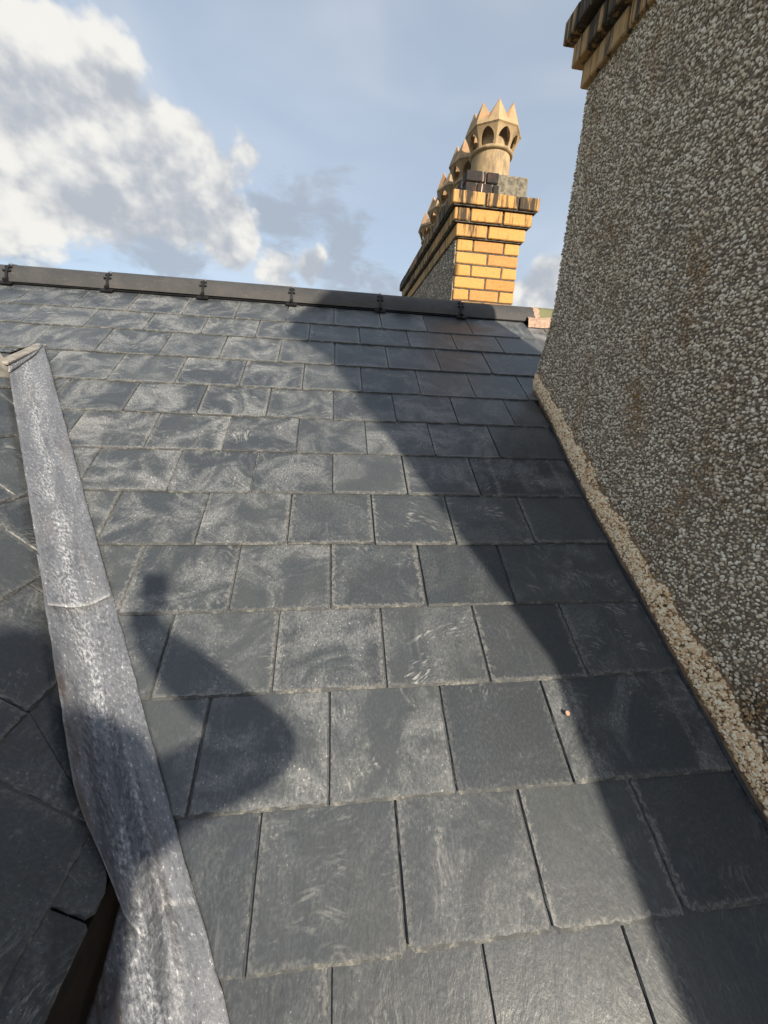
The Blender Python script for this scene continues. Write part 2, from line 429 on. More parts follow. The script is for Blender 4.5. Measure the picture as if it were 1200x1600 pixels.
def redbrick_mat():
    m, t, b = new_mat('sooty_red_brick')
    geo = t.add('ShaderNodeNewGeometry'); P = geo.outputs['Position']
    c = t.mix(t.ramp(t.noise(P, 16.0, 4.0, 0.6), 0.46, 0.68), (0.017, 0.015, 0.014), (0.075, 0.028, 0.020))
    st = t.noise(t.scalev(P, (1, 1, 0.05), (0.35, 0, 0)), 42.0, 4.0, 0.6)
    c = t.mix(t.ramp(st, 0.60, 0.66), c, (0.66, 0.62, 0.55))
    t.link(c, b.inputs['Base Color']); b.inputs['Roughness'].default_value = 0.85
    bump(t, b, t.noise(P, 90.0, 4.0, 0.6), 0.6, 0.004)
    return m
M_RED = redbrick_mat()
def clay_mat():
    m, t, b = new_mat('buff_clay')
    tc = t.add('ShaderNodeTexCoord'); geo = t.add('ShaderNodeNewGeometry'); P = geo.outputs['Position']
    sx = t.add('ShaderNodeSeparateXYZ'); t.link(tc.outputs['Object'], sx.inputs[0])
    n = t.noise(P, 9.0, 5.0, 0.65)
    c = t.mix(t.ramp(n, 0.3, 0.7), (0.34, 0.235, 0.125), (0.44, 0.32, 0.18))
    up = t.math('MULTIPLY', t.ramp(sx.outputs[2], 0.29, 0.32), t.ramp(t.noise(P, 11.0, 3.0, 0.5), 0.35, 0.6))
    c = t.mix(t.math('MULTIPLY', up, 0.5), c, (0.42, 0.21, 0.11))
    d = t.noise(t.scalev(P, (1, 1, 0.3)), 18.0, 5.0, 0.7)
    c = t.mix(t.ramp(d, 0.48, 0.74, 0, 0.8), c, (0.13, 0.10, 0.066))
    t.link(c, b.inputs['Base Color']); b.inputs['Roughness'].default_value = 0.8
    bump(t, b, t.noise(P, 70.0, 4.0, 0.6), 0.35, 0.003)
    return m
M_CLAY = clay_mat()

# ------------------------------------------------------------------ frames of the two slopes
CA, SA = math.cos(ALPHA), math.sin(ALPHA); TA = math.tan(ALPHA)
FOOT = Vector((0, HC * SA, -HC * CA))
def roof_pt(u, v, h=0.0): return FOOT + Vector((u, v * CA - h * SA, v * SA + h * CA))
def zmain(y): return -HC / CA + TA * y
VB = -0.6795; VA = 0.0117
def xval(y): return VA + VB * y                       # valley line in plan
DK = TA / VB; DZ0 = -HC / CA - TA * VA / VB
def zdorm(x): return DZ0 + DK * x
BETA = math.atan(-DK); CB, SB = math.cos(BETA), math.sin(BETA)
RIDGE_Y = 2.56
XR = -1.285                                            # line of the dormer ridge

# ------------------------------------------------------------------ slates
T = 0.0062
def clip(poly, a, b, c):
    """keep a*x+b*y>=c"""
    out = []
    for i in range(len(poly)):
        p, q = poly[i], poly[(i + 1) % len(poly)]
        dp, dq = a * p[0] + b * p[1] - c, a * q[0] + b * q[1] - c
        if dp >= 0: out.append(p)
        if (dp >= 0) != (dq >= 0):
            s = dp / (dp - dq); out.append((p[0] + s * (q[0] - p[0]), p[1] + s * (q[1] - p[1])))
    return out
def area(p): return 0.5 * sum(p[i][0] * p[(i + 1) % len(p)][1] - p[(i + 1) % len(p)][0] * p[i][1] for i in range(len(p)))

def slate_geo(poly, hv, rough=1.0):
    """poly in local (x along the course, y up the slope, 0 at the tail). Exposed height hv gets the fine edge."""
    pts = []; wid = []
    n = len(poly)
    for i in range(n):
        p, q = poly[i], poly[(i + 1) % n]
        L = math.hypot(q[0] - p[0], q[1] - p[1])
        if L < 1e-4: continue
        tail = abs(p[1]) < 1e-3 and abs(q[1]) < 1e-3
        low = min(p[1], q[1]) < hv
        k = max(1, int(L / (0.0085 if tail else 0.013))) if low else 1
        nx, ny = (q[1] - p[1]) / L, -(q[0] - p[0]) / L
        n1_ = noise1(k + 1, 2) if k > 3 else np.zeros(k + 1)
        n2_ = noise1(k + 1, 1) if k > 3 else np.zeros(k + 1)
        for j in range(k):
            s = j / k
            x, y = p[0] + s * (q[0] - p[0]), p[1] + s * (q[1] - p[1])
            if y > hv + 0.06: 
                pts.append((x, y)); wid.append(0.0006); continue
            jig = (0.0011 * n1_[j] + 0.0007 * n2_[j]) * rough if j > 0 else 0.0
            pts.append((x + nx * jig, y + ny * jig))
            if tail: w = 0.0042 + 0.0030 * n1_[j] + 0.0022 * abs(n2_[j])
            else: w = 0.0019 + 0.0013 * n1_[j] + 0.0010 * n2_[j]
            wid.append(max(0.0006, w * rough))
    N = len(pts)
    inner = []
    for i in range(N):
        a, b_, c_ = pts[i - 1], pts[i], pts[(i + 1) % N]
        e1 = Vector((b_[0] - a[0], b_[1] - a[1])); e2 = Vector((c_[0] - b_[0], c_[1] - b_[1]))
        if e1.length < 1e-7: e1 = e2
        if e2.length < 1e-7: e2 = e1
        m1 = Vector((-e1.y, e1.x)).normalized(); m2 = Vector((-e2.y, e2.x)).normalized()
        m = (m1 + m2)
        m = m.normalized() if m.length > 1e-6 else m1
        k = wid[i] / max(0.4, m.dot(m1))
        inner.append((b_[0] + m.x * k, b_[1] + m.y * k))
    V = [(x, y, 0.0) for x, y in inner] + [(x, y, -T * 0.62) for x, y in pts] + [(x, y, -T) for x, y in pts]
    F = [tuple(range(N))]; FM = [0]
    for i in range(N):
        j = (i + 1) % N
        tl = pts[i][1] < 0.012 and pts[j][1] < 0.012
        F.append((N + i, N + j, j, i)); FM.append(1 if tl or (i * 7 % 5 == 0) else 0)
        F.append((2 * N + i, 2 * N + j, N + j, N + i)); FM.append(1 if tl else 0)
    return V, F, FM

def make_slate(parent, poly, M, hv, mats, color, rough=1.0):
    V, F, FM = slate_geo(poly, hv, rough)
    o = obj('slate', V, F, mats, parent, FM, mat_world=M)
    o.color = color
    return o

def nick(poly, w):
    """knock off the two tail corners a little, as the hammer leaves them"""
    out = []
    n = len(poly)
    for i, p in enumerate(poly):
        if abs(p[1]) < 1e-3:
            a, b_ = poly[i - 1], poly[(i + 1) % n]
            r = w * rnd.choice((0.15, 0.2, 0.3, 0.5, 1.0, 1.8)) 
            for q, first in ((a, True), (b_, False)):
                L = math.hypot(q[0] - p[0], q[1] - p[1]); k = min(r, 0.3 * L) / max(L, 1e-6)
                out.append((p[0] + (q[0] - p[0]) * k, p[1] + (q[1] - p[1]) * k))
        else: out.append(p)
    return out

house = thing('terraced_house', 'dark slate roof slope with black ridge tiles filling the lower picture', 'house')

V_TAIL = [2.098, 1.910, 1.691, 1.478, 1.278, 1.076, 0.877, 0.675, 0.469, 0.270, 0.061, -0.143, -0.346, -0.548]
W = 0.2541
TILT = math.atan(T / 0.203)
X_EDGE = 1.135
for row, vt in enumerate(V_TAIL, 1):
    off = 0.0 if row % 2 else 0.127
    hv = 0.215
    top = min(vt + 0.50, 2.452)
    right = X_EDGE if vt > 1.45 else (0.912 if vt > 1.0 else 0.899 if vt > 0.8 else 0.888)
    js = [off - 0.003 + k * W + (0 if row > 3 else 0.004) for k in range(-10, 6)]
    js = [j + rnd.uniform(-0.0035, 0.0035) for j in js if j < right - 0.10]
    if right > 1: js = [j for j in js if j < 0.95 and not (row in (1, 3) and j > 0.8)]
    elif row % 2 and row != 5: js = [j for j in js if j < 0.60]
    js.append(right)
    for k in range(len(js) - 1):
        g0, g1 = rnd.uniform(0.0011, 0.0028), rnd.uniform(0.0011, 0.0028)
        u0, u1 = js[k] + g0, js[k + 1] - g1
        rect = [(u0, vt), (u1, vt), (u1, top), (u0, top)]
        # valley on this side: u >= VA+.028+VB*(FOOT.y+v*CA)
        polys = []
        if vt > 1.66 or (u0 > xval(FOOT.y + vt * CA) + 0.05):
            polys.append(rect)
        else:
            p = clip(rect, 1, 0, XR + 0.01)
            if len(p) > 2:
                p = clip(p, 1, -VB * CA, VA + 0.035 + VB * FOOT.y)
                if len(p) > 2 and area(p) > 0.0006: polys.append(p)
            if vt > 1.4:
                p = clip(rect, -1, 0, -(XR - 0.01))
                if len(p) > 2:
                    p = clip(p, -1, -VB * CA, VA + 0.035 + VB * FOOT.y - 2 * XR)
                    if len(p) > 2 and area(p) > 0.0006: polys.append(p)
        for p in polys:
            splash = 0.86 < vt < 1.1 and js[k] < -0.55
            uc = 0.5 * (min(q[0] for q in p) + max(q[0] for q in p))
            loc = [(q[0] - uc, q[1] - vt) for q in p]
            loc = nick(loc, 0.006)
            lift = rnd.uniform(-0.0002, 0.0014) + (0.0012 if vt > 0.6 else 0)
            roll = rnd.uniform(-0.0035, 0.0035)
            M = Matrix.Translation(roof_pt(uc, vt, lift)) @ Matrix.Rotation(ALPHA - TILT, 4, 'X') @ Matrix.Rotation(roll, 4, 'Y') @ Matrix.Rotation(rnd.uniform(-0.006, 0.006), 4, 'Z') @ Matrix.Translation((0, rnd.uniform(-0.0025, 0.0025), 0))
            # the upper left of the slope is dustier than the lower right
            dust = 0.30 + 0.38 * max(0, min(1, (0.25 - uc) / 0.7)) + 0.22 * max(0, min(1, (vt - 0.3) / 0.9))
            dust = max(0.05, min(1, dust + rnd.uniform(-0.30, 0.30)))
            if vt < 0.05: dust *= 0.55
            swirl = max(0, min(1, rnd.uniform(-0.15, 1.0) * (0.45 if vt < 0.0 else 1.0)))
            if splash: dust = 1.0
            make_slate(house, loc, M, hv, SLATE, (dust, swirl, rnd.random(), 1), 0.5 if vt > 1.0 else 0.7 if vt > 0.6 else 1.0)

# felted deck under the slates, the back slope, and the walls below
eave_v = -0.62
xw0, xw1 = -4.2, 1.13
def deck():
    mb = MB(); h = -0.036
    q = [(XR, 1.66), (xval(FOOT.y + eave_v * CA) + 0.10, eave_v), (xw1, eave_v), (xw1, 2.45), (XR, 2.45)]
    # right-hand part, up to the valley; its left border set back for the open gutter
    q[0] = (XR + 0.07, 1.66)
    P1 = [roof_pt(u, v, h) for u, v in q]
    mb.add(P1, [tuple(range(5))])
    P2 = [roof_pt(u, v, h) for u, v in [(XR + 0.07, 1.66), (XR + 0.07, 2.45), (xw0, 2.45), (xw0, eave_v), (2 * XR - xval(FOOT.y + eave_v * CA), eave_v)]]
    mb.add(P2, [(0, 1, 2, 3, 4)])
    return mb.build('roof_deck', M_DECK, house)
deck()
mb = MB(); zr = zmain(RIDGE_Y) - 0.02
mb.add([(xw0, RIDGE_Y, zr), (xw1, RIDGE_Y, zr), (xw1, RIDGE_Y + 3.2, zr - 2.1), (xw0, RIDGE_Y + 3.2, zr - 2.1)], [(0, 1, 2, 3)])
mb.build('back_slope', SLATE[0], house)
mb = MB(); mb.box(xw0, xw1, 0.30, RIDGE_Y + 2.9, -7.0, -1.45); mb.build('wall', M_WALL, house)

# ------------------------------------------------------------------ ridge tiles with their clips
def arc_strip(x0, x1, yc, zc, r, a0, a1, n, thick, mi=0):
    """half-round shell along X from x0 to x1; angle from +Y over +Z"""
    mb = MB(); V = []; F = []
    for x in (x0, x1):
        for rr in (r, r - thick):
            for i in range(n + 1):
                a = a0 + (a1 - a0) * i / n
                V.append((x, yc + rr * math.cos(a), zc + rr * math.sin(a)))
    k = n + 1
    for i in range(n):
        F.append((i, 2 * k + i, 2 * k + i + 1, i + 1))            # outer
        F.append((k + i + 1, 3 * k + i + 1, 3 * k + i, k + i))    # inner
        F.append((i, i + 1, k + i + 1, k + i)); F.append((2 * k + i, 3 * k + i, 3 * k + i + 1, 2 * k + i + 1))
    F.append((0, k, 3 * k, 2 * k)); F.append((n, 2 * k + n, 3 * k + n, k + n))
    return V, F
RC_Y, RC_Z, RR = 2.547, 0.514, 0.101
joints = [-2.59, -2.12, -1.65, -1.178, -0.703, -0.235, 0.26, 0.738, 1.205]
for i in range(len(joints) - 1):
    x0, x1 = joints[i] + 0.002, joints[i + 1] - 0.002
    dz = rnd.uniform(-0.004, 0.004)
    V, F = arc_strip(x0, x1, RC_Y, RC_Z + dz, RR, math.radians(2), math.radians(178), 22, 0.014)
    tile = obj('ridge_tile', V, F, M_RIDGE, house, smooth=False)
    for p in tile.data.polygons: p.use_smooth = True
    e = tile.modifiers.new('edge', 'EDGE_SPLIT'); e.split_angle = 0.7
    # black ventilated roll tucked under the near edge
    mb = MB(); yy = RC_Y - RR
    mb.add([(x0, yy - 0.004, zmain(yy) + 0.001), (x1, yy - 0.004, zmain(yy) + 0.001), (x1, yy + 0.02, RC_Z + 0.012), (x0, yy + 0.02, RC_Z + 0.012),
            (x0, yy + 0.03, zmain(yy) - 0.01), (x1, yy + 0.03, zmain(yy) - 0.01)], [(0, 1, 2, 3), (0, 4, 5, 1), (3, 2, 5, 4)])
    mb.build('vent_roll_and_gap_shade', M_BLACK, tile)
    if i < len(joints) - 2:
        xj = joints[i + 1]
        def ring(a0, a1, w, pr, mb, n=6):
            V, F = arc_strip(xj - w / 2, xj + w / 2, RC_Y, RC_Z, RR + pr, math.radians(a0), math.radians(a1), n, pr + 0.012)
            mb.add(V, F)
        mb = MB()
        ring(4, 176, 0.0050, 0.0012, mb, 22)
        ring(128, 176, 0.011, 0.008, mb)            # stem
        ring(132, 138, 0.030, 0.007, mb, 2)          # upper cross bar
        ring(147, 152, 0.036, 0.009, mb, 2)          # lower cross bar
        p0 = roof_pt(xj, (yy - FOOT.y) / CA + 0.006, 0.0)
        a = ALPHA
        def loc(dx, dv, dh): q = p0 + Vector((dx, dv * CA - dh * SA, dv * SA + dh * CA)); return tuple(q)
        for (hx, v0, v1, h0, h1) in ((0.030, -0.034, -0.006, 0.004, 0.010), (0.007, -0.020, 0.012, 0.008, 0.026)):
            mb.add([loc(-hx, v0, h0), loc(hx, v0, h0), loc(hx, v1, h0), loc(-hx, v1, h0), loc(-hx, v0, h1), loc(hx, v0, h1), loc(hx, v1, h1), loc(-hx, v1, h1)],
                   [(0, 3, 2, 1), (4, 5, 6, 7), (0, 1, 5, 4), (1, 2, 6, 5), (2, 3, 7, 6), (3, 0, 4, 7)])
        mb.build('ridge_clip', M_BLACK, tile)
        ang = math.radians(121); V = []; F = []
        c0 = Vector((xj, RC_Y + RR * math.cos(ang), RC_Z + RR * math.sin(ang)))
        nn = Vector((0, math.cos(ang), math.sin(ang))); t1 = Vector((1, 0, 0)); t2 = nn.cross(t1)
        for hh, r_ in ((0.002, 0.009), (0.008, 0.009), (0.011, 0.005)):
            for k in range(10):
                q = 2 * math.pi * k / 10
                V.append(tuple(c0 + nn * hh + (t1 * math.cos(q) + t2 * math.sin(q)) * r_))
        for l in range(2):
            for k in range(10): F.append((l * 10 + k, l * 10 + (k + 1) % 10, l * 10 + 10 + (k + 1) % 10, l * 10 + 10 + k))
        F.append(tuple(range(20, 30)))
        obj('screw', V, F, M_SCREW, tile)

# ------------------------------------------------------------------ valley lead
def smooth_rand(ny, nx, k):
    a = nrs.uniform(-1, 1, (ny + 2 * k, nx + 2 * k))
    ker = np.hanning(2 * k + 3)[1:-1]; ker /= ker.sum()
    a = np.apply_along_axis(lambda r: np.convolve(r, ker, 'valid'), 0, a)
    a = np.apply_along_axis(lambda r: np.convolve(r, ker, 'valid'), 1, a)
    return a / (np.abs(a).max() + 1e-6)
def sstep(x, a, b):
    t_ = max(0, min(1, (x - a) / (b - a))); return t_ * t_ * (3 - 2 * t_)

def lead_sheet(name, yf, o0, o1, prof, ny, nx, thick=0.003):
    """yf(c)->(ystart,yend) along the valley; o across; prof(o,y)->z"""
    V = []; F = []; UV = []
    r1 = smooth_rand(ny + 1, nx + 1, 3); r2 = smooth_rand(ny + 1, nx + 1, 1)
    for i in range(ny + 1):
        for j in range(nx + 1):
            c = j / nx
            oo0, oo1 = (o0, o1) if not callable(o0) else (None, None)
            ya, yb = yf(c)
            y = ya + (yb - ya) * i / ny
            a_, b_ = (o0(y), o1(y)) if callable(o0) else (o0, o1)
            o = a_ + (b_ - a_) * c
            if j in (0, nx): o += 0.0016 * r2[i][j]
            z = prof(o, y) + 0.0022 * r1[i][j] + 0.0010 * r2[i][j]
            V.append((xval(y) + o, y, z)); UV.append((o, y))
    for i in range(ny):
        for j in range(nx):
            a = i * (nx + 1) + j
            F.append((a, a + nx + 1, a + nx + 2, a + 1))
    ob = obj(name, V, F, M_LEAD, house, smooth=True)
    uvl = ob.data.uv_layers.new(name='strip')
    li = np.zeros(len(ob.data.loops), dtype=np.int32); ob.data.loops.foreach_get('vertex_index', li)
    uvl.data.foreach_set('uv', np.array(UV)[li].ravel())
    s = ob.modifiers.new('thickness', 'SOLIDIFY'); s.thickness = thick; s.offset = -1
    return ob
def vee(o, y, rad, lift):
    """the two slopes met by a rounded bottom of half-width rad"""
    zm = zmain(y)                                   # main slope is level across at one y
    zd = zdorm(xval(y) + o)
    if o >= rad: z = zm
    elif o <= -rad: z = zd
    else:
        s = (o + rad) / (2 * rad)                  # bezier between slope ends
        z0_, z1_ = zdorm(xval(y) - rad), zm
        z = z0_ * (1 - s) ** 2 + 2 * s * (1 - s) * zm + z1_ * s * s
    return z + lift
def prof_up(o, y):
    e = 0.010 - 0.004 * sstep(o, 0.07, 0.092) - 0.004 * sstep(-o, 0.045, 0.058)
    return vee(o, y, 0.050, e + 0.010 + 0.013 * math.exp(-((o - 0.004) / 0.042) ** 2))
def prof_lo(o, y):
    d = sstep(-y, -0.86, -0.50)                    # 0 at the lap, 1 at the outlet
    e = 0.004 - 0.003 * sstep(o, 0.06, 0.092) + 0.008 * sstep(-o, -0.02, 0.03)
    z = vee(o, y, 0.045 * (1 - 0.70 * d) + 0.004, e + 0.006)
    z += 0.016 * d * math.exp(-((o - 0.040) / 0.012) ** 2)          # the folded crest
    z -= 0.030 * d * (1 - sstep(o, 0.004, 0.036)) * sstep(o, -0.036, -0.016)
    return z
def prof_flat(o, y):
    f_ = sstep(-y, -0.47, -0.30)
    z = zmain(y) + 0.010 - 0.003 * sstep(o, 0.06, 0.092)
    z += 0.016 * (1 - 0.6 * f_) * math.exp(-((o - 0.040 + 0.05 * f_) / (0.012 + 0.012 * f_)) ** 2)
    z -= 0.028 * (1 - f_) * (1 - sstep(o, 0.0, 0.034))
    return z - 0.012 * sstep(-(o - (XEAVE - xval(y))), -0.05, 0.0)
XEAVE = -0.352
lead_sheet('valley_flashing', lambda c: (1.700 + 0.240 * c, 0.872 + 0.062 * c + 0.018 * (abs(c - 0.42) - 0.4)), -0.057, 0.090, prof_up, 90, 20)
lead_sheet('valley_flashing', lambda c: (0.99, 0.470 - 0.020 * math.sin(math.pi * min(1, c * 1.6))), lambda y: -0.058 + 0.040 * sstep(-y, -0.60, -0.46) ** 1.5, lambda y: 0.092, prof_lo, 60, 32, 0.0014)
lead_sheet('valley_flashing', lambda c: (0.500, 0.0), lambda y: XEAVE + 0.004 - xval(y), lambda y: 0.094, lambda o, y: prof_flat(o, y) - 0.004 * sstep(y, 0.44, 0.48), 60, 34)

# ------------------------------------------------------------------ dormer on the left
dorm = thing('dormer', 'small slated dormer roof at the left edge beside the lead valley', 'dormer')
UPD = Vector((-CB, 0, SB)); ND = Vector((SB, 0, CB)); CD = Vector((0, 1, 0))
ROWS_D = [(-0.352, 0.441), (-0.397, 0.547), (-0.548, 0.664), (-0.690, 1.015), (-0.840, 1.135), (-0.985, 1.27), (-1.130, 1.15)]
for xt, yb in ROWS_D:
    base = Vector((xt, 0, zdorm(xt)))
    Lr = min(0.46, (xt - (XR + 0.02)) / CB)
    js = [yb + k * W for k in range(-6, 8)]
    js = [j + rnd.uniform(-0.003, 0.003) for j in js if -0.05 < j < 2.0]
    js[0] = max(js[0], 0.04)
    for k in range(len(js) - 1):
        y0, y1 = js[k] + 0.0018, js[k + 1] - 0.0018
        # local x along +Y, local y up the slope
        rect = [(y0, 0.0), (y1, 0.0), (y1, Lr), (y0, Lr)]
        # keep x <= xval(y)-0.03, x = xt - CB*s:   CB*s + VB*y >= xt + 0.03 - VA
        p = clip(rect, VB, CB, xt + 0.030 - VA)
        if len(p) < 3 or area(p) < 0.0006: continue
        p = nick([(q[0] - (y0 + y1) / 2, q[1]) for q in p], 0.006)
        o_ = base + CD * ((y0 + y1) / 2)
        zax = (ND).normalized()
        M3 = Matrix((CD, UPD, CD.cross(UPD))).transposed()
        M = Matrix.Translation(o_) @ M3.to_4x4()
        if CD.cross(UPD).dot(ND) < 0: raise RuntimeError
        M = M @ Matrix.Rotation(-TILT, 4, 'X')
        hi = xt < -0.65
        make_slate(dorm, p, M, 0.215, SLATE, (rnd.uniform(0.15, 0.5) if hi else rnd.uniform(0.1, 0.4), rnd.uniform(0.1, 0.9), rnd.random() * 0.8, 1))
mb = MB()
yr = (zdorm(XR) + HC / CA) / TA
def dpt(x, y, h): return tuple(Vector((x, y, zdorm(x))) + ND * h)
ye = 0.045
xe = XEAVE - 0.02
mb.add([dpt(XR, ye, -0.03), dpt(xe, ye, -0.03), dpt(xe, (xe - VA) / VB - 0.09, -0.03), dpt(XR, yr - 0.05, -0.03)], [(0, 1, 2, 3)])
q = [(2 * XR - p[0], p[1], p[2]) for p in mb.v[:4]]
mb.add(q, [(0, 3, 2, 1)])
mb.build('roof_deck', M_DECK, dorm)
mb = MB(); zb = zdorm(xe)
mb.add([(XR, ye + .01, zdorm(XR) - 0.05), (xe, ye + .01, zb - 0.05), (xe, ye + .01, -2.2), (2 * XR - xe, ye + .01, -2.2), (2 * XR - xe, ye + .01, zb - 0.05)], [(0, 4, 3, 2, 1)])
mb.build('gable_wall', M_WALL, dorm)
mb = MB(); mb.box(XEAVE - 0.05, XEAVE - 0.012, ye + 0.004, 0.60, -1.35, zdorm(XEAVE) - 0.022)
mb.build('cheek', M_GUTTER, dorm)
# its ridge tiles (old grey concrete, half round)
def ytile(y0, y1, r, xc, zc, mat, parent, n=18, thick=0.016):
    V, F = arc_strip(y0, y1, xc, zc, r, math.radians(-2), math.radians(182), n, thick)
    V = [(v[1], v[0], v[2]) for v in V]; F = [tuple(reversed(f)) for f in F]
    t_ = obj('ridge_tile', V, F, mat, parent)
    for p in t_.data.polygons: p.use_smooth = True
    e = t_.modifiers.new('edge', 'EDGE_SPLIT'); e.split_angle = 0.7
    return t_
zrd = zdorm(XR)
for k in range(4):
    y1 = 1.662 - k * 0.452
    ytile(max(y1 - 0.447, 0.04) + 0.001, y1 - 0.004, 0.146, -1.327, 0.022, M_BLACK, dorm).name = 'vent_roll_and_gap_shade'  # black inner shell painting the dark gap under the dormer tiles, no roll there
    ytile(max(y1 - 0.447, 0.04), y1, 0.160, -1.327, 0.032, M_OLD, dorm)
# lead apron from the last tile back to the main slope, under a raised welt
A = Vector((-1.178, 1.670, 0.0905)); B = Vector((-1.223, 1.945, 0.178))
V = []; F = []; UV = []; ns = 12; nc = 6
for i in range(ns + 1):
    f_ = i / ns
    yv = 1.640 + 0.265 * f_
    lo_o = -0.057 + 0.140 * f_
    lo = Vector((xval(yv) + lo_o, yv, prof_up(lo_o, yv) + 0.0035)); hi = A.lerp(B, f_) + Vector((-0.004, 0, -0.004))
    for j in range(nc + 1):
        p = lo.lerp(hi, j / nc) + Vector((0.004, -0.003, 0.004)) * math.sin(math.pi * j / nc)
        V.append(tuple(p)); UV.append((-0.02 + 0.05 * j / nc, yv))
for i in range(ns):
    for j in range(nc):
        a = i * (nc + 1) + j; F.append((a, a + nc + 1, a + nc + 2, a + 1))
sad = obj('lead_apron', V, F, M_LEAD, dorm, smooth=True)
uvl = sad.data.uv_layers.new(name='strip')
for l in sad.data.loops: uvl.data[l.index].uv = UV[l.vertex_index]
s = sad.modifiers.new('thickness', 'SOLIDIFY'); s.thickness = 0.004; s.offset = 0
mb = MB()
d = (B - A).normalized(); sx_ = Vector((1, 0, 0)); up_ = sx_.cross(d)
V = [tuple(P0 + sx_ * a + up_ * b_) for P0 in (A - d * 0.03, B) for a, b_ in ((-0.022, -0.004), (0.012, -0.010), (0.016, 0.002), (-0.022, 0.005))]
mb.add(V, [(0, 1, 5, 4), (1, 2, 6, 5), (2, 3, 7, 6), (3, 0, 4, 7), (0, 3, 2, 1), (4, 5, 6, 7)])
bevel(mb.build('saddle_welt', M_OLD, dorm), 0.003)

# ------------------------------------------------------------------ pebbles
_ph = (1 + 5 ** 0.5) / 2
ICO_V = np.array([(-1, _ph, 0), (1, _ph, 0), (-1, -_ph, 0), (1, -_ph, 0), (0, -1, _ph), (0, 1, _ph), (0, -1, -_ph), (0, 1, -_ph), (_ph, 0, -1), (_ph, 0, 1), (-_ph, 0, -1), (-_ph, 0, 1)], float)
ICO_V /= np.linalg.norm(ICO_V[0])
ICO_F = np.array([(0, 11, 5), (0, 5, 1), (0, 1, 7), (0, 7, 10), (0, 10, 11), (1, 5, 9), (5, 11, 4), (11, 10, 2), (10, 7, 6), (7, 1, 8), (3, 9, 4), (3, 4, 2), (3, 2, 6), (3, 6, 8), (3, 8, 9), (4, 9, 5), (2, 4, 11), (6, 2, 10), (8, 6, 7), (9, 8, 1)])
def pebbles(name, pos, T1, T2, Nn, smin, smax, mat, parent, flat=0.62):
    n = len(pos)
    size = nrs.uniform(0, 1, n) ** 1.6 * (smax - smin) + smin
    asp = nrs.uniform(0.62, 1.0, n)
    v = ICO_V[None] * (1 + nrs.uniform(-0.22, 0.22, (n, 12, 1)))
    v = v * np.stack([size, size * asp, size * flat * nrs.uniform(0.7, 1.2, n)], 1)[:, None, :]
    th = nrs.uniform(0, 2 * np.pi, n); c, s_ = np.cos(th), np.sin(th)
    x = v[..., 0] * c[:, None] - v[..., 1] * s_[:, None]; y = v[..., 0] * s_[:, None] + v[..., 1] * c[:, None]; z = v[..., 2]
    tx, ty = nrs.normal(0, 0.42, n)[:, None], nrs.normal(0, 0.42, n)[:, None]
    z2 = z + x * tx * 0.6 + y * ty * 0.6
    P = pos[:, None, :] + x[..., None] * T1[:, None, :] + y[..., None] * T2[:, None, :] + z2[..., None] * Nn[:, None, :]
    V = P.reshape(-1, 3).astype(np.float32)
    F = (ICO_F[None] + (np.arange(n) * 12)[:, None, None]).reshape(-1).astype(np.int32)
    me = bpy.data.meshes.new(name); nf = n * 20
    me.vertices.add(len(V)); me.vertices.foreach_set('co', V.ravel())
    me.loops.add(nf * 3); me.loops.foreach_set('vertex_index', F)
    me.polygons.add(nf); me.polygons.foreach_set('loop_start', np.arange(nf, dtype=np.int32) * 3)
    me.polygons.foreach_set('loop_total', np.full(nf, 3, dtype=np.int32))
    me.materials.append(mat); me.update(calc_edges=True)
    o = link_mesh(name, me, parent)
    o['kind'] = 'stuff'
    return o

# ------------------------------------------------------------------ bricks
_bricks = {}
def brick(parent, L, Wd, H, mw, color, mat=M_BRICK):
    key = (round(L, 3), round(Wd, 3), round(H, 3), mat.name)
    if key not in _bricks:
        bm = bmesh.new(); bmesh.ops.create_cube(bm, size=1.0)
        for v in bm.verts: v.co = Vector((v.co.x * L, v.co.y * Wd, v.co.z * H))
        bmesh.ops.bevel(bm, geom=list(bm.edges), offset=0.0045, segments=1, affect='EDGES')
        for v in bm.verts: v.co += Vector((rnd.uniform(-1, 1), rnd.uniform(-1, 1), rnd.uniform(-1, 1))) * 0.0009
        me = bpy.data.meshes.new('brick'); bm.to_mesh(me); bm.free(); me.materials.append(mat)
        _bricks[key] = me
    o = link_mesh('brick', _bricks[key], parent, mw)
    o.color = color
    return o

BL, BW, BH, BJ = 0.215, 0.1025, 0.065, 0.010
def side_bricks(parent, p0, p1, z, depth, nrm, start_half, colorf, bh=BH):
    """one course of bricks from p0 to p1 (plan) whose outer face lies on that line; nrm points outwards"""
    d = Vector((p1[0] - p0[0], p1[1] - p0[1])); L = d.length; d.normalize()
    pos = 0.0; k = 0
    while pos < L - 0.012:
        l = BW if ((k == 0 and start_half)) else BL
        if rnd.random() < 0.10: l = BW
        l = min(l, L - pos)
        if L - pos - l < 0.05: l = L - pos
        c = Vector(p0) + d * (pos + l / 2) - Vector(nrm) * (depth / 2 - rnd.uniform(-0.0015, 0.0015))
        ang = math.atan2(d.y, d.x)
        mw = Matrix.Translation((c.x, c.y, z + bh / 2)) @ Matrix.Rotation(ang + rnd.uniform(-.006, .006), 4, 'Z') @ Matrix.Rotation(rnd.uniform(-.005, .005), 4, 'Y')
        brick(parent, l - 0.002, depth, bh, mw, colorf())
        pos += l + BJ; k += 1

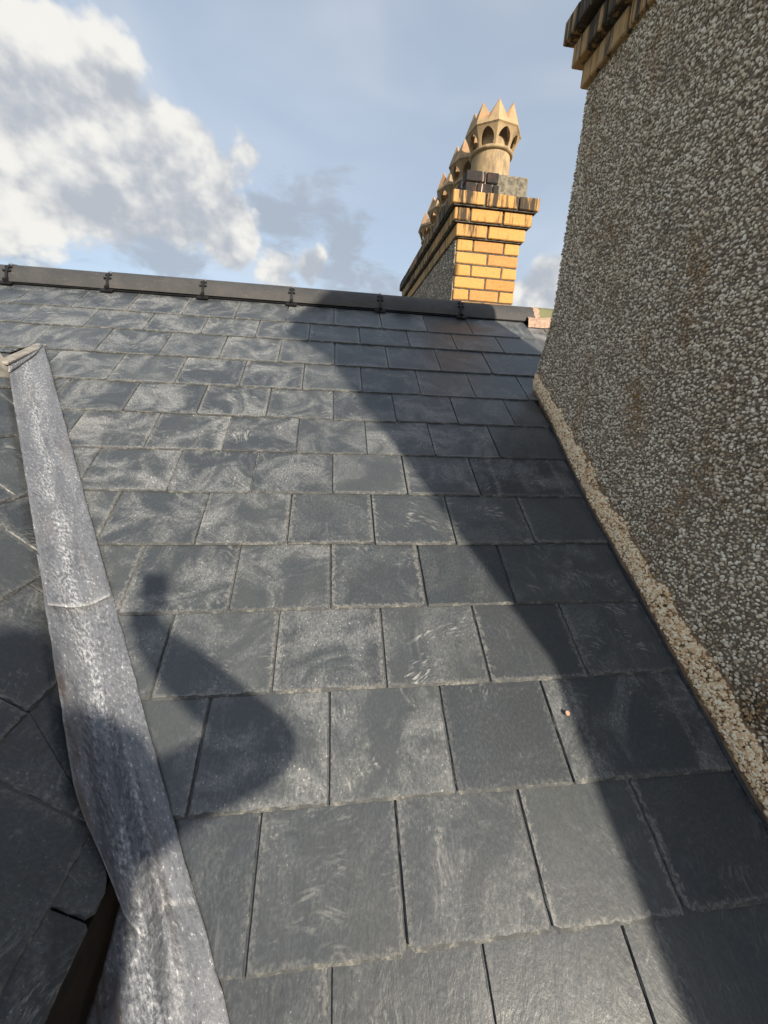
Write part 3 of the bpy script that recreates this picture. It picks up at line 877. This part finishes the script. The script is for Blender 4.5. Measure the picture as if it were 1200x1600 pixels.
def corbel_ring(parent, x0, x1, y0, y1, z, o, k, colf, sides='nwes', bh=BH):
    """bricks round a stack, projecting o beyond x0..x1,y0..y1"""
    X0, X1, Y0, Y1 = x0 - o, x1 + o, y0 - o, y1 + o
    dp = 0.095
    if 's' in sides: side_bricks(parent, (X0, Y0), (X1, Y0), z, dp, (0, -1), k % 2, colf['s'], bh)
    if 'n' in sides: side_bricks(parent, (X0, Y1), (X1, Y1), z, dp, (0, 1), k % 2, colf['n'], bh)
    if 'w' in sides: side_bricks(parent, (X0, Y0 + dp + 0.004), (X0, Y1 - dp - 0.004), z, dp, (-1, 0), (k + 1) % 2, colf['w'], bh)
    if 'e' in sides: side_bricks(parent, (X1, Y0 + dp + 0.004), (X1, Y1 - dp - 0.004), z, dp, (1, 0), (k + 1) % 2, colf['e'], bh)

# ------------------------------------------------------------------ the near stack on the right
near = thing('chimney_stack', 'tall grey pebbledashed chimney stack filling the right edge, cream pebble skirt at its foot', 'chimney', 'chimney stacks')
NX0, NX1, NY1 = 0.970, 1.272, 1.795
YNEAR = -0.085
def ynear(z):  # shoulder added out of view, shaped for the shadow edge it casts
    return YNEAR if z > -0.19 else (YNEAR - 0.50 * min(1.0, (-0.19 - z) / 0.34))
def xwall(y, z):
    h = z - zmain(y)
    if h < -0.1: h = -0.1
    fl = 0.050 * (1 - sstep(h, 0.06, 0.42)) * (0.72 + 0.28 * (1 - sstep(y, 1.0, 1.7)))
    return NX0 - fl + 0.004 * math.sin(y * 5.1 + z * 3.7)
V = []; F = []; zs = np.concatenate([np.linspace(-1.8, -0.55, 6), np.linspace(-0.52, -0.19, 8), np.linspace(-0.15, 1.24, 34)]); NYg = 30
for z in zs:
    y0 = ynear(z)
    for j in range(NYg + 1):
        y = y0 + (NY1 - y0) * j / NYg
        V.append((xwall(y, z), y + (0.02 * (1 - sstep(z - zmain(NY1), 0.03, 0.2)) if j == NYg else 0), z))
for i in range(len(zs) - 1):
    for j in range(NYg):
        a = i * (NYg + 1) + j; F.append((a, a + NYg + 1, a + NYg + 2, a + 1))
k = len(V); nz = len(zs)
for z in zs: V.append((NX1, NY1, z)); V.append((NX1, ynear(z), z))
for i in range(nz - 1):
    a, b_ = i * (NYg + 1) + NYg, (i + 1) * (NYg + 1) + NYg
    c0, c1 = k + 2 * i, k + 2 * i + 2
    F.append((a, b_, c1, c0)); F.append((c0, c1, c1 + 1, c0 + 1)); F.append((c0 + 1, c1 + 1, (i + 1) * (NYg + 1), i * (NYg + 1)))
F.append(tuple((nz - 1) * (NYg + 1) + j for j in range(NYg + 1)) + (k + 2 * nz - 2, k + 2 * nz - 1))
obj('rendered_wall', V, F, M_BACK, near, smooth=False)
# spar pebbles over the whole face
sp_ = 0.0086
gy = np.arange(-0.06, NY1 + 0.004, sp_); gz = np.arange(-1.15, 1.235, sp_ * 0.93)
Y, Z = np.meshgrid(gy, gz); Y = Y + (np.arange(len(gz)) % 2)[:, None] * sp_ / 2
Y = Y.ravel() + nrs.uniform(-0.45, 0.45, Y.size) * sp_; Z = Z.ravel() + nrs.uniform(-0.45, 0.45, Z.size) * sp_
keep = (Z > -HC / CA + TA * Y + 0.02) & (Y < NY1 + 0.004) & (Y > YNEAR + 0.01)
Y, Z = Y[keep], Z[keep]
X = np.array([xwall(y, z) for y, z in zip(Y, Z)])
Y = np.where(Y > NY1 - 0.012, Y + np.array([0.02 * (1 - sstep(z - zmain(NY1), 0.03, 0.2)) for z in Z]), Y)
n = len(Y); pos = np.stack([X - 0.001, Y, Z], 1)
one = np.ones((n, 1))
pebbles('pebbledash', pos, one * np.array([[0, 1, 0]]), one * np.array([[0, 0, 1]]), one * np.array([[-1, 0, 0]]), 0.0034, 0.0067, M_PEB, near)
# skirt of fresh cream pebbledash along the roof, on a brown render fillet
ys = np.linspace(NY1 + 0.008, -0.03, 70); V = []; F = []
tw = noise1(70, 2); tb = noise1(70, 1); bw = noise1(70, 2)
def xfoot(y): return 0.884 + 0.040 * sstep(y, 1.15, 1.75)
SK = []
for i, y in enumerate(ys):
    hb = 0.020; ht = 0.078 + 0.016 * tw[i] + 0.010 * tb[i]
    xb = xfoot(y) + 0.002 * bw[i]; xt_ = xwall(y, zmain(y) + ht) - 0.006
    SK.append((y, xb, hb, xt_, ht))
    zz = zmain(y)
    V += [(xb + 0.012, y, zz - 0.01), (xb, y, zz + 0.004), (xb, y, zz + hb), (xb + (xt_ - xb) * 0.55, y, zz + hb + (ht - hb) * 0.55), (xt_, y, zz + ht + 0.001), (xt_ + 0.03, y, zz + ht + 0.006)]
for i in range(69):
    for j in range(5):
        a = i * 6 + j; F.append((a, a + 1, a + 7, a + 6))
F.append((0, 5, 4, 3, 2, 1))
sk = obj('render_fillet', V, F, M_BROWN, near)
pp = []; nn_ = []
for _ in range(9000):
    i = rnd.randrange(69); f = rnd.random()
    a, b_ = SK[i], SK[i + 1]
    y, xb, hb, xt_, ht = [a[q] + (b_[q] - a[q]) * f for q in range(5)]
    s_ = rnd.random()
    if s_ > 0.95 + 0.06 * tb[i]: continue
    bow = 0.006 * math.sin(math.pi * s_)
    pp.append((xb + (xt_ - xb) * s_ - bow, y, zmain(y) + hb + (ht - hb) * s_ + bow * 0.5))
pp = np.array(pp); n = len(pp); one = np.ones((n, 1))
nv = np.array([[-0.80, -0.2, 0.55]]); nv /= np.linalg.norm(nv); t1 = np.array([[0, CA, SA]]); t2 = np.cross(nv, t1); t2 /= np.linalg.norm(t2)
pebbles('skirt_pebbles', pp, one * t1, one * t2, one * nv, 0.0030, 0.0064, M_CREAM, near, 0.7)
# slim dark lead strip, its tone painting the shadow line between slates and skirt
V = []; F = []
for i, y in enumerate(np.linspace(1.60, -0.03, 40)):
    zz = zmain(y); xb = xfoot(y)
    V += [(xb - 0.007 + 0.002 * math.sin(y * 31), y, zz + 0.0030), (xb - 0.001, y, zz + 0.005), (xb + 0.006, y, zz + 0.012)]
for i in range(39):
    for j in range(2):
        a = i * 3 + j; F.append((a, a + 1, a + 4, a + 3))
obj('soaker_shade_strip', V, F, M_SOAK_SHADE, near)
# corbelled head
def cf(s0, s1, t0, t1, p0, p1):
    return lambda: (rnd.uniform(s0, s1), rnd.uniform(t0, t1), rnd.uniform(p0, p1), 1)
for k, (o, z) in enumerate(((0.022, 1.218), (0.054, 1.298), (0.086, 1.382))):
    c = cf(0.28 + 0.16 * k, 0.48 + 0.30 * k, 0.1, 0.5, 0.75, 1.0)
    corbel_ring(near, NX0, NX1, YNEAR, NY1, z, o, k, dict(s=c, n=c, w=c, e=c), bh=0.073)
    mb = MB(); mb.box(NX0 - o + 0.010, NX1 + o - 0.010, YNEAR - o + 0.010, NY1 + o - 0.010, z + 0.001, z + 0.079); mb.build('mortar_core', M_JOINT, near)
mb = MB(); mb.box(NX0 - 0.05, NX1 + 0.05, YNEAR - 0.05, NY1 + 0.05, 1.461, 1.56); bevel(mb.build('cap', M_CEMENT, near), 0.03, 2)

# ------------------------------------------------------------------ the far stack
far = thing('chimney_stack', 'yellow brick chimney stack with blackened corbels rising beyond the ridge', 'chimney', 'chimney stacks')
FX0, FX1, FY0, FY1 = 0.822, 1.264, 2.945, 4.93
ZT = 1.092
mb = MB(); mb.box(FX0 + 0.006, FX1 - 0.006, FY0 + 0.006, FY1 - 0.006, -1.5, ZT); mb.build('mortar_core', M_JOINT, far)
# end wall, Flemish-looking half-bond seen from here
z = ZT - 0.075; k = 0
while z > 0.25:
    rowc = lambda: (rnd.uniform(0.05, 0.24), rnd.choice((0, 0.1, 0.2, 0.35, 0.9)) , rnd.uniform(0, 0.15), 1)
    if k % 2 == 0: parts = [(0, 0.1065), (0.1165, 0.3255), (0.3355, 0.442)]
    else: parts = [(0, 0.216), (0.226, 0.442)]
    for a, b_ in parts:
        mw = Matrix.Translation((FX0 + (a + b_) / 2, FY0 + 0.045 - rnd.uniform(0, 0.002), z + 0.0375 + 0.0005)) @ Matrix.Rotation(rnd.uniform(-.006, .006), 4, 'Y')
        brick(far, b_ - a, 0.09, 0.0655, mw, rowc())
    z -= 0.075; k += 1
# rendered long sides
mb = MB(); mb.box(FX0 - 0.010, FX0 + 0.007, FY0 + 0.012, FY1, -1.5, ZT - 0.002); mb.box(FX1 - 0.007, FX1 + 0.002, FY0 + 0.10, FY1, -1.5, ZT - 0.002); mb.build('rendered_wall', M_BACK, far)
n = 9500; yy_ = nrs.uniform(FY0 + 0.012, FY1, n); zz_ = nrs.uniform(0.35, ZT - 0.004, n)
one = np.ones((n, 1))
pebbles('pebbledash', np.stack([np.full(n, FX0 - 0.010), yy_, zz_], 1), one * np.array([[0, 1, 0]]), one * np.array([[0, 0, 1]]), one * np.array([[-1, 0, 0]]), 0.004, 0.008, M_PEB2, far)
for k, o in enumerate((0.022, 0.048, 0.074)):
    z = ZT + k * 0.082
    cs = cf(0.24 + 0.12 * k, 0.48 + 0.11 * k, 0, 0.4, 0.0, 0.4)
    cw = cf(0.34 + 0.12 * k, 0.56 + 0.12 * k, 0.1, 0.5, 0.5, 0.9)
    corbel_ring(far, FX0, FX1, FY0, FY1, z + 0.008, o, k, dict(s=cs, n=cw, w=cw, e=cs), bh=0.072)
    mb = MB(); mb.box(FX0 - o + 0.012, FX1 + o - 0.012, FY0 - o + 0.012, FY1 + o - 0.012, z, z + 0.0815); mb.build('mortar_core', M_JOINT, far)
ZP = ZT + 3 * 0.082
# plinth under the pots: sooty red bricks at the left, cement at the right
mb = MB(); mb.box(FX0 + 0.022, FX1 - 0.002, FY0 - 0.026, FY1 - 0.03, ZP - 0.001, ZP + 0.130)
pl = mb.build('plinth', M_CEMENT, far); bevel(pl, 0.012, 2)
for r_ in range(2):
    parts = [(0.0, 0.07), (0.078, 0.178), (0.186, 0.226)] if r_ == 0 else [(0.0, 0.13), (0.138, 0.218)]
    for a, b_ in parts:
        brick(far, b_ - a, 0.09, 0.060, Matrix.Translation((FX0 + 0.013 + (a + b_) / 2, FY0 + 0.008, ZP + 0.031 + r_ * 0.066)), (1, 1, 1, 1), M_RED)
yb = FY0 + 0.06
while yb < FY1 - 0.2:
    for r_ in range(2):
        brick(far, 0.09, 0.205, 0.060, Matrix.Translation((FX0 + 0.058, yb + 0.105, ZP + 0.031 + r_ * 0.066)), (1, 1, 1, 1), M_RED)
    yb += 0.215

# crown pots
def crown_pot(ypos, label, wear):
    t_ = thing('chimney_pot', label, 'chimney pot', 'crown pots on the far stack')
    t_.location = (1.043 + rnd.uniform(-.008, .008), ypos, ZP + 0.128)
    t_.rotation_euler = (rnd.uniform(-.015, .015), rnd.uniform(-.015, .015), 0.0 if ypos < 3.2 else rnd.uniform(-.35, .35))
    def lathe(prof, n, name, ph=0.0):
        V = []; F = []
        for r_, z_ in prof:
            for i in range(n):
                a = 2 * math.pi * (i + ph) / n; V.append((r_ * math.cos(a), r_ * math.sin(a), z_))
        for j in range(len(prof) - 1):
            for i in range(n):
                F.append((j * n + i, j * n + (i + 1) % n, (j + 1) * n + (i + 1) % n, (j + 1) * n + i))
        return V, F
    V, F = lathe([(0.150, 0.0), (0.146, 0.015), (0.132, 0.03), (0.127, 0.20), (0.126, 0.232), (0.118, 0.26), (0.108, 0.27), (0.104, 0.315), (0.092, 0.33), (0.088, 0.45), (0.078, 0.45), (0.075, 0.10)], 36, 'shaft')
    o = obj('shaft', V, F, M_CLAY, t_, smooth=True); e = o.modifiers.new('e', 'EDGE_SPLIT'); e.split_angle = 0.9
    V, F = lathe([(0.124, 0.222), (0.138, 0.228), (0.144, 0.240), (0.138, 0.252), (0.122, 0.258)], 36, 'collar')
    obj('collar', V, F, M_CLAY, t_, smooth=True)
    # arcade: eight facets, each with a pointed opening
    z0, z1 = 0.250, 0.352; r0, r1 = 0.140, 0.178
    V = []; F = []
    hs = [0.0, 0.10, 0.28, 0.46, 0.62, 0.75, 0.86, 0.93]
    ws = [0.70, 0.74, 0.76, 0.72, 0.61, 0.44, 0.24, 0.0]
    for f_ in range(8):
        a0 = 2 * math.pi * (f_ - 0.5) / 8 + 0.2; a1 = a0 + 2 * math.pi / 8
        def P(s, h):
            r_ = r0 + (r1 - r0) * (h ** 1.35)
            p0 = Vector((math.cos(a0), math.sin(a0))) * r_; p1 = Vector((math.cos(a1), math.sin(a1))) * r_
            q = p0 + (p1 - p0) * (s + 1) / 2
            return (q.x, q.y, z0 + (z1 - z0) * h)
        k = len(V)
        for h, w in zip(hs, ws): V += [P(-1, h), P(-w, h), P(w, h), P(1, h)]
        V += [P(-1, 1.0), P(-0.33, 1.0), P(0.33, 1.0), P(1, 1.0)]
        m_ = len(hs)
        for i in range(m_ - 1):
            a = k + 4 * i; F.append((a, a + 1, a + 5, a + 4)); F.append((a + 2, a + 3, a + 7, a + 6))
        a = k + 4 * (m_ - 1)
        F += [(a, a + 1, a + 5, a + 4), (a + 1, a + 6, a + 5), (a + 2, a + 3, a + 7, a + 6)]
    o = obj('arcade', V, F, M_CLAY, t_); s = o.modifiers.new('s', 'SOLIDIFY'); s.thickness = 0.016; s.offset = -1
    # crown: octagon band, then spikes at the corners
    V = []; F = []
    prof = [(0.178, 0.352), (0.186, 0.360), (0.180, 0.380)]
    N = 8
    for r_, z_ in prof:
        for i in range(N):
            a = 2 * math.pi * (i - 0.5) / 8 + 0.2; V.append((r_ * math.cos(a), r_ * math.sin(a), z_))
    for j in range(2):
        for i in range(N): F.append((j * N + i, j * N + (i + 1) % N, (j + 1) * N + (i + 1) % N, (j + 1) * N + i))
    top = len(V)
    rmid = 0.180 * math.cos(math.pi / 8)
    for i in range(N):
        a = 2 * math.pi * (i - 0.5) / 8 + 0.2; am = a + math.pi / 8
        hh = 0.512 - (wear if i in (2, 6) else 0) + 0.004 * math.sin(i * 2.3 + ypos * 5)
        rk = 0.136 + (0.512 - hh) * 0.3
        V.append((rk * math.cos(a), rk * math.sin(a), hh))                      # apex over the corner
        V.append((0.136 * math.cos(am), 0.136 * math.sin(am), 0.446))           # dip mid facet
        V.append((rmid * math.cos(am), rmid * math.sin(am), 0.380))              # mid of band edge
    for i in range(N):
        j = (i + 1) % N
        F.append((16 + i, top + 3 * i + 2, top + 3 * i + 1, top + 3 * i))
        F.append((top + 3 * i + 2, 16 + j, top + 3 * j, top + 3 * i + 1))
    o = obj('crown', V, F, M_CLAY, t_); s = o.modifiers.new('s', 'SOLIDIFY'); s.thickness = 0.014; s.offset = -1
    for ch in t_.children:
        for v in ch.data.vertices: v.co.z = float(np.interp(v.co.z, [0, 0.03, 0.24, 0.352, 0.38, 0.446, 0.512], [0, 0.02, 0.165, 0.268, 0.296, 0.338, 0.415]))
    return t_
POT_L = ['buff clay crown pot nearest the viewer, over the yellow brick end of the far stack',
         'second crown pot from the near end of the far stack, half hidden by the first',
         'third and middle crown pot in the row on the far stack',
         'fourth crown pot from the near end of the far stack',
         'last crown pot at the far left end of the row on the far stack']
for i in range(5): crown_pot(3.085 + 0.375 * i, POT_L[i], 0.02 * (i % 2))

# ------------------------------------------------------------------ neighbour's roof behind the near stack
nb = thing('neighbour_roof', 'mauve slate roof with olive ridge tile between the black ridge and the grey stack', 'roof')
for row, vt in enumerate((2.215, 2.02, 1.82, 1.62)):
    off = 1.142 + (0.0 if row % 2 else 0.11)
    js = [1.142] + [off + 0.245 * k for k in range(0 if row % 2 == 0 else 1, 7)]
    for k in range(len(js) - 1):
        u0, u1 = js[k] + .002, js[k + 1] - .002
        if u1 - u0 < 0.05: continue
        uc = (u0 + u1) / 2; tp = min(vt + 0.45, 2.45)
        loc = nick([(u0 - uc, 0), (u1 - uc, 0), (u1 - uc, tp - vt), (u0 - uc, tp - vt)], 0.006)
        M = Matrix.Translation(roof_pt(uc, vt, -0.014)) @ Matrix.Rotation(ALPHA - TILT, 4, 'X')
        make_slate(nb, loc, M, 0.215, SLATE_P, (rnd.uniform(0.7, 1.0), 0.3, rnd.random(), 1))
mb = MB(); mb.add([roof_pt(1.132, -0.6, -0.05), roof_pt(4.2, -0.6, -0.05), roof_pt(4.2, 2.45, -0.05), roof_pt(1.132, 2.45, -0.05)], [(0, 1, 2, 3)])
mb.add([(1.132, RIDGE_Y, zr), (4.2, RIDGE_Y, zr), (4.2, RIDGE_Y + 3.2, zr - 2.1), (1.132, RIDGE_Y + 3.2, zr - 2.1)], [(0, 1, 2, 3)])
mb.build('roof_deck', M_DECK, nb)
mb = MB(); mb.box(1.133, 4.2, 0.30, RIDGE_Y + 2.9, -7.0, -1.45); mb.build('wall', M_WALL, nb)
for k in range(6):
    x0 = 1.222 + 0.46 * k
    V, F = arc_strip(x0, x0 + 0.455, RC_Y + 0.006, RC_Z + 0.006, 0.094, 0.05, math.pi - 0.05, 18, 0.014)
    t_ = obj('ridge_tile', V, F, M_OLIVE, nb, smooth=True); e = t_.modifiers.new('e', 'EDGE_SPLIT'); e.split_angle = 0.7
# pink bedding mortar under and between
V = []; F = []; nx = 40
for i in range(nx + 1):
    x = 1.15 + 2.9 * (i / nx) ** 1.6
    j1 = rnd.uniform(-0.008, 0.008); j2 = rnd.uniform(-0.004, 0.004)
    yv = 2.452
    V += [(x, yv - 0.034 + j1, zmain(yv - 0.034 + j1) - 0.012), (x, yv - 0.022 + j1, zmain(yv) + 0.010 + j2), (x, yv + 0.012, RC_Z + 0.030 + j2)]
for i in range(nx):
    for j in range(2): a = i * 3 + j; F.append((a, a + 3, a + 4, a + 1))
obj('bedding_mortar', V, F, M_PINK, nb)
V, F = arc_strip(1.196, 1.232, RC_Y, RC_Z, 0.100, -0.05, math.pi + 0.1, 16, 0.02)
V = [(v[0] + rnd.uniform(-.007, .007), v[1] + rnd.uniform(-.003, .003), v[2] + rnd.uniform(-.003, .003)) for v in V]
obj('joint_mortar', V, F, M_PINK, nb)

# ------------------------------------------------------------------ copper nail head lying on a slate, lower right
V = []; F = []
c0 = roof_pt(0.538, 0.192, 0.0035)
nrm = Vector((0, -SA, CA)); t1 = Vector((1, 0, 0)); t2 = Vector((0, CA, SA))
for hh, r_ in ((0.0, 0.0055), (0.0028, 0.0050)):
    for k in range(12): q = 2 * math.pi * k / 12; V.append(tuple(c0 + nrm * hh + (t1 * math.cos(q) + t2 * math.sin(q)) * r_))
for k in range(12): F.append((k, (k + 1) % 12, 12 + (k + 1) % 12, 12 + k))
F.append(tuple(range(12, 24)))
tag(obj('nail_head', V, F, M_COPPER), 'small round copper nail head on a shaded slate at lower right', 'nail')

# ------------------------------------------------------------------ the photographer (casts the arm-shaped shadow)
def photographer():
    m_cloth = simple('dark_jacket', (0.03, 0.035, 0.05), 0.9)
    bm = bmesh.new()
    def ball(c, r):
        M = Matrix.Translation(c) @ (Matrix.Diagonal((*r, 1)) if isinstance(r, tuple) else Matrix.Scale(r, 4))
        bmesh.ops.create_icosphere(bm, subdivisions=2, radius=1.0, matrix=M)
    def limb(pts):
        for (a, ra), (b_, rb) in zip(pts[:-1], pts[1:]):
            a, b_ = Vector(a), Vector(b_); n = max(2, int((b_ - a).length / (min(ra, rb) * 0.45)))
            for i in range(n + 1): ball(a.lerp(b_, i / n), ra + (rb - ra) * i / n)
    sh_r, sh_l = (0.085, -0.345, -0.300), (-0.27, -0.50, -0.30)
    limb([(sh_r, 0.062), ((0.212, -0.050, -0.342), 0.060), ((0.085, -0.072, -0.175), 0.052), ((0.035, -0.07, -0.120), 0.042)])   # right arm, elbow out
    palm = Vector((0.030, -0.060, -0.100)); limb([((0.035, -0.07, -0.135), 0.030), (palm, 0.034), (palm + Vector((-0.02, 0, 0.02)), 0.026)])
    for k, (dx, dz, L) in enumerate(((0.0, 0.032, 0.05), (0.0, 0.012, 0.055), (0.0, -0.008, 0.05), (0.0, -0.026, 0.042))):
        b0 = palm + Vector((0.004, 0.012, dz)); b1 = b0 + Vector((-0.018, 0.020, 0.0)); b2 = b1 + Vector((-L * 0.8, -0.004, 0.002))
        limb([(b0, 0.0095), (b1, 0.009), (b2, 0.008)])
    limb([(palm + Vector((-0.01, 0, 0.01)), 0.012), (palm + Vector((-0.035, -0.012, 0.04)), 0.0095), (palm + Vector((-0.03, -0.012, 0.065)), 0.0085)])   # thumb
    limb([(sh_l, 0.062), ((-0.37, -0.56, -0.57), 0.048), ((-0.34, -0.42, -0.80), 0.034), ((-0.335, -0.40, -0.84), 0.027)])
    lp = Vector((-0.335, -0.39, -0.87)); ball(lp, (0.028, 0.038, 0.045))
    for k in range(4): limb([(lp + Vector((0.0, -0.024 + 0.016 * k, -0.035)), 0.0095), (lp + Vector((0.012, -0.022 + 0.015 * k, -0.095 + 0.006 * abs(k - 1.5))), 0.008)])
    limb([(lp + Vector((0.01, 0.03, 0.0)), 0.012), (lp + Vector((0.02, 0.05, -0.05)), 0.009)])
    # trunk as two side-by-side columns so that it is broader than deep
    limb([(sh_r, 0.062), ((-0.09, -0.43, -0.27), 0.075), (sh_l, 0.062)])
    limb([((0.01, -0.40, -0.36), 0.105), ((-0.03, -0.43, -0.60), 0.095), ((-0.02, -0.46, -0.82), 0.105)])
    limb([((-0.19, -0.48, -0.36), 0.105), ((-0.18, -0.50, -0.60), 0.095), ((-0.19, -0.53, -0.82), 0.105)])
    limb([((-0.02, -0.46, -0.84), 0.095), ((0.0, -0.42, -1.26), 0.062), ((0.0, -0.46, -1.64), 0.042), ((0.0, -0.46, -1.70), 0.045)])
    limb([((-0.19, -0.53, -0.84), 0.095), ((-0.21, -0.50, -1.26), 0.062), ((-0.22, -0.55, -1.64), 0.042), ((-0.22, -0.55, -1.70), 0.045)])
    for x, y in ((0.0, -0.46), (-0.22, -0.55)): limb([((x, y - 0.05, -1.715), 0.042), ((x + 0.02, y + 0.14, -1.722), 0.036)])
    limb([((-0.09, -0.43, -0.25), 0.085), ((-0.09, -0.41, -0.15), 0.080)])
    limb([((-0.16, -0.45, -0.26), 0.075), ((-0.12, -0.42, -0.18), 0.07)])
    limb([((-0.08, -0.40, -0.14), 0.10), ((0.05, -0.36, -0.235), 0.095), ((0.08, -0.34, -0.29), 0.075)])
    ball(Vector((-0.088, -0.385, -0.035)), (0.076, 0.092, 0.115))
    ball(Vector((-0.086, -0.300, -0.050)), (0.012, 0.02, 0.02)); 
    for s in (-1, 1): ball(Vector((-0.088 + s * 0.077, -0.39, -0.04)), (0.012, 0.02, 0.03))
    me = bpy.data.meshes.new('person'); bm.to_mesh(me); bm.free(); me.materials.append(m_cloth)
    o = link_mesh('person', me)
    r_ = o.modifiers.new('skin', 'REMESH'); r_.mode = 'VOXEL'; r_.voxel_size = 0.007; r_.use_smooth_shade = True
    tag(o, 'photographer in dark clothes holding a phone, seen only as the arm-shaped shadow', 'person')
    # the phone: slab just behind the lens
    mb = MB(); c = -CF * 0.010 - CU * 0.022 + CR * 0.030
    V = [tuple(c + CR * (0.034 * a) + CU * (0.046 * b_) + CF * (0.004 * d_)) for d_ in (-1, 1) for a, b_ in ((-1, -1), (1, -1), (1, 1), (-1, 1))]
    mb.add(V, [(0, 3, 2, 1), (4, 5, 6, 7), (0, 1, 5, 4), (1, 2, 6, 5), (2, 3, 7, 6), (3, 0, 4, 7)])
    ph = thing('phone', 'black phone held up in the photographer\'s hand', 'phone')
    bevel(mb.build('case', M_BLACK, ph), 0.003, 2)
photographer()
sc_ = thing('scaffold_platform', 'timber scaffold boards below the eaves on which the photographer stands', 'scaffold')
for k in range(4):
    mb = MB(); mb.box(-1.6, 1.0, -0.95 + 0.235 * k, -0.725 + 0.235 * k, -1.797, -1.759); mb.build('board', M_WOOD, sc_)
for x in (-1.2, 0.6):
    for y in (-0.9, -0.1):
        V = []; F = []
        for z_ in (-7.0, -1.80):
            for k in range(10): q = 2 * math.pi * k / 10; V.append((x + 0.024 * math.cos(q), y + 0.024 * math.sin(q), z_))
        for k in range(10): F.append((k, (k + 1) % 10, 10 + (k + 1) % 10, 10 + k))
        F.append(tuple(range(10, 20))); obj('pole', V, F, M_STEEL, sc_, smooth=False)

# ------------------------------------------------------------------ ground far below
mb = MB(); mb.add([(-1500, -1500, -7.0), (1500, -1500, -7.0), (1500, 1500, -7.0), (-1500, 1500, -7.0)], [(0, 1, 2, 3)])
g = mb.build('ground', M_GROUND); g['kind'] = 'structure'
